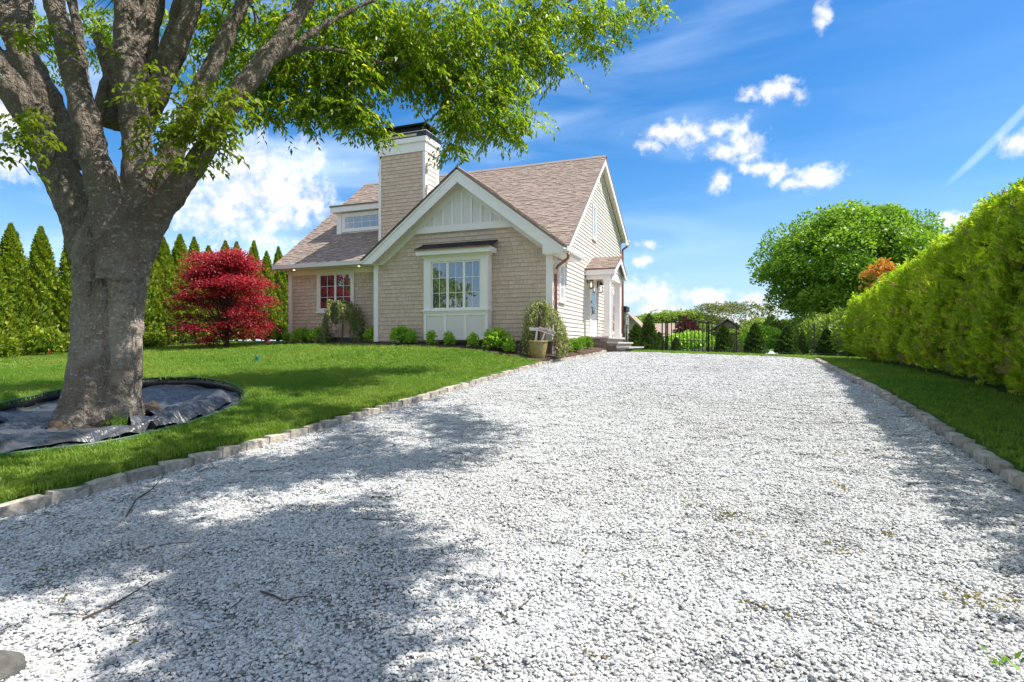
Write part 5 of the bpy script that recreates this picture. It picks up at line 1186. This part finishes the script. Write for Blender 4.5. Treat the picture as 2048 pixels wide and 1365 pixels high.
# --- bed plants
HYD = [ball_mesh(560, .36, .30, .125, .085, 'leaf_shrub', 200+s_, shell=.5) for s_ in range(3)]; BOX = [ball_mesh(520, .17, .19, .055, .03, 'leaf_box', 220+s_, shell=.4) for s_ in range(3)]; YNG = [ball_mesh(330, .16, .20, .07, .04, 'leaf_shrub', 240+s_, shell=.6) for s_ in range(2)]
def bedplant(nm, lab, px, y, mesh, s, grp, dx=0):
    xn = (px-1024)/FPX; k_ = y/(SA*xn+CA); x = (CA*xn-SA)*k_; z = bed_z(x, y)-.02
    return dups([('stem', STUB, (.5, .5, .5), 0), ('foliage', mesh, s, random.uniform(0, 6))], ((nm, lab, 'shrub', (x, y, z)), dict(group=grp)))
hl = ['broad-leaved bright shrub below the recessed wall, next to the house end corner', 'broad-leaved bright shrub directly under the double window', 'broad-leaved bright shrub between the weeping spruce and the wing corner board', 'broad-leaved bright shrub before the wing wall beside the white bay', 'largest broad-leaved bright shrub, between the bay and the ochre pot']
for i, (px, y, s) in enumerate(((605, 16.75, .92), (640, 16.7, .88), (750, 16.4, .88), (803, 15.6, .9), (994, 15.45, 1.0))): bedplant('leafy_shrub', hl[i], px, y, HYD[i % 3], (s, s, s*1.05), 'leafy shrubs in the bed')
sl_ = ['tiny young shrub at the far house corner beside the red maple', 'small young shrub tucked against the broad-leaved shrub beside the bay', 'small young shrub under the first bay panel', 'small young shrub under the middle bay panel', 'small young shrub under the last bay panel', 'small young shrub between the largest bed shrub and the ochre pot']
for i, (px, y) in enumerate(((573, 16.7), (824, 15.5), (863, 15.35), (898, 15.35), (946, 15.3), (1020, 15.25))): bedplant('small_shrub', sl_[i], px, y, YNG[i % 2], (1, 1, 1.15), 'small young shrubs in the bed')
for i, (x, y) in enumerate(((-4.62, 16.75), (-4.46, 17.3), (-4.66, 17.55), (-4.5, 18.0), (-4.62, 18.4), (-4.45, 18.75))):
    dups([('stem', STUB, (.5, .5, .5), 0), ('foliage', BOX[i % 3], (1, 1, 1.1), i)], (('boxwood', 'small rounded boxwood between the side wall and the kerb by the steps', 'shrub', (x, y, bed_z(x, y)-.01)), dict(group='boxwoods by the porch steps')))
# weeping spruces: arching leaders with hanging ropes of needles
def weeper(lab, x, y, H, wx0, wx1, seed, n=120):
    rg = np.random.default_rng(seed); z0 = bed_z(x, y); t = thing('weeping_spruce', lab, 'tree', (x, y, z0-.02)); lc = LC(); b = MB()
    b.tube([(0, 0, -.05), (.02, 0, H*.5), (0, 0, H*.96)], [.03, .025, .015], 6)
    for i in range(n):
        ex = rg.choice(np.array([wx0, wx0*.82, wx0*.45, wx0*.2, wx1*.22, wx1*.5, wx1*.85, wx1]))+rg.normal(0, .06); ey = rg.normal(0, .28)*(1-.4*abs(ex)/max(abs(wx0), wx1)); e = abs(ex)/max(-wx0 if ex < 0 else wx1, .01)
        top = H*(1-.62*e**2.2)+rg.normal(0, .04); bot = max(.04, (rg.uniform(.42, .8) if e < .55 else rg.uniform(.0, .6))*top)
        m_ = 26; f = np.linspace(0, 1, m_); arc = np.clip(f/.3, 0, 1); dwn = np.clip((f-.25)/.75, 0, 1)
        P = np.stack([ex*np.sin(arc*1.57)+.03*np.sin(f*9+i), ey*np.sin(arc*1.57)+.02*np.cos(f*8+i), np.where(f < .3, H*.96+(top-H*.96)*arc, top-(top-bot)*dwn)], 1)
        for r_ in range(3):
            A = np.stack([rg.normal(0, .5, m_), rg.normal(0, .5, m_), -np.ones(m_)*.7], 1); lc.leaves(P+rg.normal(0, .012, (m_, 3)), A, rg.normal(0, 1, (m_, 3)), .10*rg.uniform(.6, 1.1, m_), .032, np.clip(.2+.7*rg.random(m_)*(1-.3*f), 0, 1))
    o = bpy.data.objects.new('stem', b.mesh('stem', M['trunk_far'])); link(o, t, WORG[t.name]); o = bpy.data.objects.new('foliage', lc.mesh('foliage', M['leaf_spruce'])); link(o, t, WORG[t.name])
weeper('weeping spruce with hanging branches under the double window', -12.7, 16.55, 1.5, -.82, .75, 31, 90)
weeper('weeping spruce arching over the sign pot at the house corner', -5.15, 15.6, 1.58, -.38, .8, 32, 80)
# ------------------------------------------------------------------ small things
def ground_hit(px, py, fn=drive_z):
    xn, yn = (px-1024)/FPX, -(py-690)/FPX; k = np.linspace(1.2, 60, 12000)
    z = EYE+yn*k-fn((CA*xn-SA)*k, (SA*xn+CA)*k); i = int(np.argmax(z < 0)); k = k[i]
    x, y = float((CA*xn-SA)*k), float((SA*xn+CA)*k); return x, y, float(fn(x, y))
def letters(txt, size, mat, name, parent, mw, ext=.003):
    c = bpy.data.curves.new(name, 'FONT'); c.body = txt; c.size = size; c.align_x = 'CENTER'; c.align_y = 'CENTER'; c.extrude = ext; c.resolution_u = 2; c.offset = size*.012
    o = bpy.data.objects.new(name, c); COL.objects.link(o); dg = bpy.context.evaluated_depsgraph_get(); me = bpy.data.meshes.new_from_object(o.evaluated_get(dg)); bpy.data.objects.remove(o)
    me.materials.clear(); me.materials.append(mat); me.transform(mw); q = bpy.data.objects.new(name, me); link(q, parent, WORG[parent.name]); return q
# pot with house sign
px_, py_ = -5.0, 15.12; pz_ = bed_z(px_, py_)-.03
pot = thing('planter_pot', 'round ochre glazed planter pot standing in the mulch at the bed end', 'pot', (px_, py_, pz_))
MB().lathe([(.0, .0), (.17, .0), (.19, .03), (.245, .28), (.262, .42), (.262, .45), (.285, .46), (.288, .485), (.262, .495), (.240, .47), (.235, .40), (0, .40)], (px_, py_, pz_), 32).build('bowl', M['pot'], pot, smooth=True)
MB().lathe([(0, .425), (.12, .43), (.236, .412)], (px_, py_, pz_), 24).build('soil', M['soil'], pot)
sg = thing('house_sign', 'weathered white sign board reading 4 CARRIAGE leaning in the ochre pot', 'sign', (px_, py_, pz_+.4))
R0 = Matrix.Rotation(YAW*.9, 3, 'Z')
def sgp(u, w, d=0): v = R0 @ Vector((u, d, w)); return (px_+v.x, py_+v.y, pz_+v.z)
def board(name, u0, w0, u1, w1, hw, d, th, mat='white'):
    du, dw = u1-u0, w1-w0; l = math.hypot(du, dw); nu, nw = -dw/l*hw, du/l*hw; b = MB()
    c = [(u0+nu, w0+nw), (u0-nu, w0-nw), (u1-nu, w1-nw), (u1+nu, w1+nw)]
    b.add([sgp(a, q, d) for a, q in c]+[sgp(a, q, d+th) for a, q in c], [(0, 1, 2, 3), (7, 6, 5, 4), (0, 4, 5, 1), (1, 5, 6, 2), (2, 6, 7, 3), (3, 7, 4, 0)]); return b.build(name, M[mat], sg)
M['sign'] = plain('weathered_white_paint', (.74, .70, .68), .6, .12, 20)
board('post', -.09, .36, -.02, .86, .025, .02, .03, 'sign'); board('post', .06, .36, .21, .80, .025, .02, .03, 'sign'); board('arm', -.25, .83, .03, .81, .04, .001, .018, 'sign')
ang_ = math.radians(-17); ca_, sa_ = math.cos(ang_), math.sin(ang_); cu, cw_ = .235, .765
out_ = [(-.24, -.062), (.24, -.062), (.24, .062)]+[(.02+.085*math.cos(a), .062+.085*math.sin(a)) for a in np.linspace(0, math.pi, 13)]+[(-.24, .062)]
b = MB(); k = len(out_); pp = [(cu+a*ca_-q*sa_, cw_+a*sa_+q*ca_) for a, q in out_]
b.add([sgp(a, q, -.022) for a, q in pp]+[sgp(a, q, -.001) for a, q in pp], [tuple(range(k)), tuple(range(2*k-1, k-1, -1))]+[(i, (i+1) % k, k+(i+1) % k, k+i) for i in range(k)]); brd = b.build('board', M['sign'], sg)
def face(u, w): # maps text x/y onto the tilted board face
    e1 = R0 @ Vector((ca_, 0, sa_)); e2 = R0 @ Vector((-sa_, 0, ca_)); nn = R0 @ Vector((0, -1, 0)); o_ = Vector(sgp(cu+u*ca_-w*sa_, cw_+u*sa_+w*ca_, -.0225))-WORG[sg.name]
    return Matrix(((e1.x, e2.x, nn.x, o_.x), (e1.y, e2.y, nn.y, o_.y), (e1.z, e2.z, nn.z, o_.z), (0, 0, 0, 1)))
letters('CARRIAGE', .098, M['redpaint'], 'lettering', sg, face(0, -.004)); letters('4', .085, M['iron'], 'numeral', sg, face(.02, .095))
# marker flags on wire stems
def flag(px, py, c, lab, grp=None):
    x, y, z = ground_hit(px, py, lawn_z); t = thing('marker_flag', lab, 'flag', (x, y, z), grp); b = MB(); b.tube([(x, y, z-.02), (x, y, z+.2)], .004, 5); b.build('wire', M['iron'], t)
    nm = 'flag_'+str(c[0]); M.setdefault(nm, plain('plastic_flag', c, .5, .05)); b = MB()
    b.add([(x, y, z+.2), (x+.06, y+.02, z+.19), (x+.11, y-.01, z+.2), (x+.11, y-.01, z+.11), (x+.06, y+.02, z+.10), (x, y, z+.11)], [(0, 1, 4, 5), (1, 2, 3, 4)]); o = b.build('pennant', M[nm], t); sd = o.modifiers.new('solid', 'SOLIDIFY'); sd.thickness = .003
flag(97, 715, (.75, .03, .015), 'small red marker flag in the lawn edge behind the big trunk', None)
flag(364, 699, (.76, .035, .015), 'small red marker flag at the lawn edge between iron gate and red maple', None)
flag(510, 731, (.01, .36, .38), 'small teal marker flag standing in the open lawn', None)
# iron gates and fences
def iron_gate(lab, A, B, h, arch, nb, grp=None):
    A, B = Vector(A), Vector(B); t = thing('iron_gate', lab, 'gate', tuple((A+B)/2), grp); d = B-A; L = d.length
    P = lambda f, z: tuple(A+d*f+Vector((0, 0, z)))
    for f in (-.045, .0, 1., 1.045):
        b = MB(); b.tube([P(f, -.05), P(f, h+(.04 if f in (-.045, 1.045) else .02))], .032 if f in (-.045, 1.045) else .024, 4); b.build('post', M['iron'], t)
    fs = np.linspace(0, 1, 15); b = MB(); b.tube([P(f, h-.02+arch*math.sin(math.pi*f)) for f in fs], .028, 6); b.build('top_rail', M['iron'], t)
    for z in (.08, h*.42):
        b = MB(); b.tube([P(0, z), P(1, z)], .014 if z > .1 else .018, 4); b.build('rail', M['iron'], t)
    for i in range(1, nb):
        f = i/nb; b = MB(); b.tube([P(f, .08), P(f, h-.02+arch*math.sin(math.pi*f))], .017, 4); b.build('bar', M['iron'], t)
gy_ = 22.2
iron_gate('arched black iron gate at the far end of the gravel drive', (-2.2, gy_, float(gz(-2.2, gy_))), (-.80, gy_, float(gz(-.8, gy_))), 1.16, .13, 10)
iron_gate('small black iron gate in the gap of the arborvitae screen', (-19.75, 15.45, float(gz(-19.75, 15.45))), (-19.75, 16.55, float(gz(-19.75, 16.55))), .86, .06, 9)
def fence(lab, pts, h, wires=(.15, .6, 1.1)):
    t = thing('wire_fence', lab, 'fence', pts[0]+(float(gz(*pts[0])),))
    for x, y in pts: b = MB(); z = float(gz(x, y)); b.tube([(x, y, z-.1), (x, y, z+h)], .026, 6); b.build('post', M['iron'], t)
    for w in wires: b = MB(); b.tube([(x, y, float(gz(x, y))+w) for x, y in pts], .004, 3); b.build('wire', M['iron'], t)
fence('black wire fence with slim posts behind the back lawn', [(-.62, gy_), (.22, gy_+.1), (1.5, gy_+.15), (2.75, gy_+.2), (4.6, gy_+.3)][0:2]+[(2.75, gy_+.2), (4.6, gy_+.3)], 1.2)
fence('black wire fence beside the arborvitae screen and small gate', [(-19.7, 17.6), (-19.75, 20.0), (-19.8, 23)], .95)
fence('short black wire fence between the porch and the arched gate', [(-3.9, gy_+1.0), (-2.4, gy_)], 1.15)
# neighbouring buildings glimpsed through the planting
def cottage(name, lab, px, py0, Z, w, d, wall_h, roof_h, wm, rm_, turn=0):
    p = at(px, py0, Z); x, y = float(p[0]), float(p[1]); z = float(gz(x, y)); t = thing(name, lab, 'building', (x, y, z))
    b = MB().box(x-w/2, x+w/2, y-d/2, y+d/2, z-.2, z+wall_h); b.prism([(y-d/2, z+wall_h), (y+d/2, z+wall_h), (y, z+wall_h+roof_h*.93)], 'x', x-w/2, x+w/2) if not turn else b.prism([(x-w/2, z+wall_h), (x+w/2, z+wall_h), (x, z+wall_h+roof_h*.93)], 'y', y-d/2, y+d/2)
    b.build('wall', M[wm], t); o_ = .3
    for s_ in (-1, 1):
        b = MB()
        if not turn: b.prism([(y+s_*(d/2+o_), z+wall_h-roof_h*o_/(d/2)), (y, z+wall_h+roof_h), (y, z+wall_h+roof_h+.1), (y+s_*(d/2+o_), z+wall_h+.1-roof_h*o_/(d/2))], 'x', x-w/2-o_, x+w/2+o_)
        else: b.prism([(x+s_*(w/2+o_), z+wall_h-roof_h*o_/(w/2)), (x, z+wall_h+roof_h), (x, z+wall_h+roof_h+.1), (x+s_*(w/2+o_), z+wall_h+.1-roof_h*o_/(w/2))], 'y', y-d/2-o_, y+d/2+o_)
        b.build('roof', M[rm_], t)
    for k in (-.25, .25):
        wo = MB().box(x+w*k-.35, x+w*k+.35, y-d/2-.03, y-d/2-.001, z+.9, z+min(wall_h-.2, 1.9)).build('window', M['glass'], t)
cottage('neighbour_house', 'low neighbouring house with grey gable roof among the trees beyond the fence', 1455, 675, 43, 3.6, 5.5, 1.0, 1.25, 'tanroof', 'greyroof', 1)
cottage('neighbour_shed', 'low tan-roofed shed glimpsed between porch and iron gate', 1300, 675, 40, 3.6, 4.0, .75, .8, 'grey_wall', 'tanroof')
cottage('garden_shed', 'small grey garden shed with sloping roof just past the porch pier', 1262, 690, 36, 1.4, 2.0, 1.2, .7, 'grey_wall', 'tanroof', 1)
p = at(1396, 700, 33); sp_ = thing('board_screen', 'grey board screen panel standing behind the arched iron gate', 'screen', (float(p[0]), float(p[1]), float(gz(p[0], p[1]))))
for k in range(5): q = WORG[sp_.name]; MB().box(q.x-.42+k*.17, q.x-.42+k*.17+.155, q.y, q.y+.03, q.z, q.z+.95).build('board', M['grey_wall'], sp_)
# covered garden furniture on the far lawn
x, y, z = ground_hit(1540, 711, lawn_z); x, y = float(at(1540, 708, 25)[0]), float(at(1540, 708, 25)[1]); z = float(gz(x, y))
lo = thing('covered_lounger', 'pale blue and white covered lounger lying on the lawn beyond the fence', 'lounger', (x, y, z))
for i, (a, w_, h_) in enumerate(((-.35, .5, .22), (.12, .7, .16))):
    b = MB(); n_ = 10; b.add([(x+a+w_*(i_/n_-.5), y+dy, z+.05+h_*math.sin(math.pi*min(1, .15+i_/n_))**.7*(1 if abs(dy) < .2 else .3)) for dy in (-.3, -.1, .1, .3) for i_ in range(n_+1)], [(r*11+c, r*11+c+1, r*11+12+c, r*11+11+c) for r in range(3) for c in range(10)]); b.build('cover', M['tarp'] if i else M['white'], lo, smooth=True)
MB().box(x-.6, x+.55, y-.3, y+.3, z+.0, z+.05).build('base', M['white'], lo)
x, y = float(at(1612, 708, 26)[0]), float(at(1612, 708, 26)[1]); z = float(gz(x, y)); tb = thing('garden_table', 'low blue garden table on the lawn beyond the fence', 'table', (x, y, z)); M['bluet'] = plain('blue_table_paint', (.08, .13, .28), .5, .1)
MB().box(x-.5, x+.5, y-.3, y+.3, z+.36, z+.40).build('top', M['bluet'], tb)
for a in (-.45, .45):
    for c_ in (-.25, .25): MB().tube([(x+a, y+c_, z), (x+a, y+c_, z+.36)], .02, 6).build('leg', M['bluet'], tb)
# fallen twigs on the gravel
tw = [[(166, 1253), (210, 1230), (256, 1203), (303, 1173)], [(521, 1195), (548, 1203), (569, 1213), (590, 1209), (615, 1207)], [(50, 1179), (56, 1187), (90, 1184), (124, 1183), (136, 1193)], [(252, 1042), (272, 1008), (303, 988), (322, 965), (339, 936)], [(417, 916), (425, 935), (435, 948)], [(275, 1109), (343, 1096), (384, 1092)], [(463, 1229), (478, 1217), (491, 1203)], [(499, 950), (545, 946), (587, 936), (598, 942)], [(712, 1047), (743, 1046), (770, 1048), (801, 1050)], [(1041, 1227), (1058, 1210), (1074, 1193)], [(1577, 907), (1604, 915), (1630, 914), (1649, 915)], [(100, 1239), (140, 1241), (170, 1245)], [(690, 905), (720, 893), (745, 885)], [(900, 910), (925, 915), (936, 922)]]
for i, pts in enumerate(tw):
    P = [Vector(ground_hit(*q))+Vector((0, 0, .022+random.uniform(0, .012))) for q in pts]; r = .0055 if i in (0, 1, 3) else .0035
    b = MB(); b.tube(P, list(np.linspace(r, r*.45, len(P))), 6)
    if i in (0, 3): b.tube([P[1], P[1]+(P[2]-P[1])*.6+Vector((.05, -.04, .02))], [.003, .0015], 5)
    o = b.build('fallen_twig', M['twig']); tag(o, {0: 'longest forked brown twig lying in the deep tree shade on gravel', 1: 'bent reddish twig with a sharp elbow lying on the gravel', 2: 'thin wavy twig with hooked ends on the shaded gravel', 3: 'long twig leaning over the kerb stones onto the gravel', 4: 'short twig sticking up over the lawn kerb', 8: 'pale straight twig at the sunny edge of the tree shade', 10: 'thin curved twig on open gravel towards the hedge side kerb'}.get(i, 'thin dry brown twig fallen on the white gravel'), 'twig', 'twigs fallen on the gravel')
# leaf litter
lc = LC(); LP = []
for (px, py, n, s) in ((1450, 1035, 26, .05), (1435, 1046, 8, .03), (1518, 1076, 16, .045), (1690, 985, 12, .04), (1665, 972, 10, .04), (1775, 1075, 8, .04), (1510, 1220, 9, .03), (1690, 1112, 8, .03), (1617, 1133, 5, .02), (1990, 1108, 6, .02), (1945, 1209, 26, .07), (2020, 1217, 30, .08), (1680, 912, 14, .05), (940, 928, 16, .05), (645, 988, 6, .03), (330, 1150, 4, .03), (135, 1210, 5, .03), (90, 1150, 6, .03), (95, 1140, 5, .03), (30, 1060, 14, .07), (115, 1058, 8, .04), (300, 1100, 6, .03), (640, 905, 5, .03), (570, 855, 4, .02), (1400, 1010, 22, .09), (1170, 1120, 5, .03), (1010, 1245, 4, .02), (1180, 1320, 5, .02), (900, 1155, 5, .02), (1100, 980, 4, .02), (1250, 1160, 4, .02)):
    c = np.array(ground_hit(px, py)); LP.append((c+RNG.normal(0, 1, (n, 3))*np.array([s, s, 0])+np.array([0, 0, .024]), 1))
for _ in range(420):
    y = RNG.uniform(1.6, 14); x = RNG.uniform(kl(y)+.1, kr(y)-.1); LP.append((np.array([[x, y, float(drive_z(x, y))+.024]]), 1))
P = np.concatenate([a for a, _ in LP]); n = len(P); lc.leaves(P, RNG.normal(0, 1, (n, 3))*np.array([1, 1, .2]), np.array([0, 0, 1.])+RNG.normal(0, .3, (n, 3)), RNG.uniform(.022, .05, n), RNG.uniform(.010, .018, n))
M['litter'] = leafmat('fallen_leaf', (.14, .15, .02), (.26, .20, .05), .2, .6, third=(.20, .08, .03))
lit = fastobj('leaf_litter', lc.mesh('leaf_litter', M['litter']), drive); tag(lit, kind='stuff')
# sprig of green leaves and a boulder at the near end of the drive
c = np.array(ground_hit(2040, 1350)); lc = LC(); n = 12
lc.leaves(c*0+RNG.normal(0, 1, (n, 3))*np.array([.05, .04, .01])+np.array([0, 0, .035]), RNG.normal(0, 1, (n, 3))*np.array([1, 1, .35])+np.array([0, 0, .3]), np.array([0, 0, 1.])+RNG.normal(0, .4, (n, 3)), .048, .017)
o = fastobj('leaf_sprig', lc.mesh('leaf_sprig', M['leaf_box']), None, c); tag(o, 'fresh green leaf sprig lying on the white gravel', 'leaves')
c = ground_hit(-34, 1366); bm = bmesh.new(); bmesh.ops.create_icosphere(bm, subdivisions=3, radius=1)
for q in bm.verts: q.co = Vector((q.co.x*.12, q.co.y*.14, q.co.z*.075))*(1+.10*math.sin(q.co.x*5)*math.cos(q.co.y*4+q.co.z*3))
M['wetstone'] = plain('dark_rough_boulder', (.13, .125, .11), .8, .4, 14, .02, 26); me = bpy.data.meshes.new('boulder'); bm.to_mesh(me); bm.free(); me.shade_smooth(); me.materials.append(M['wetstone'])
o = bpy.data.objects.new('boulder', me); link(o, None, (c[0], c[1], c[2]+.02)); tag(o, 'grey rounded boulder half sunk in the gravel', 'stone')
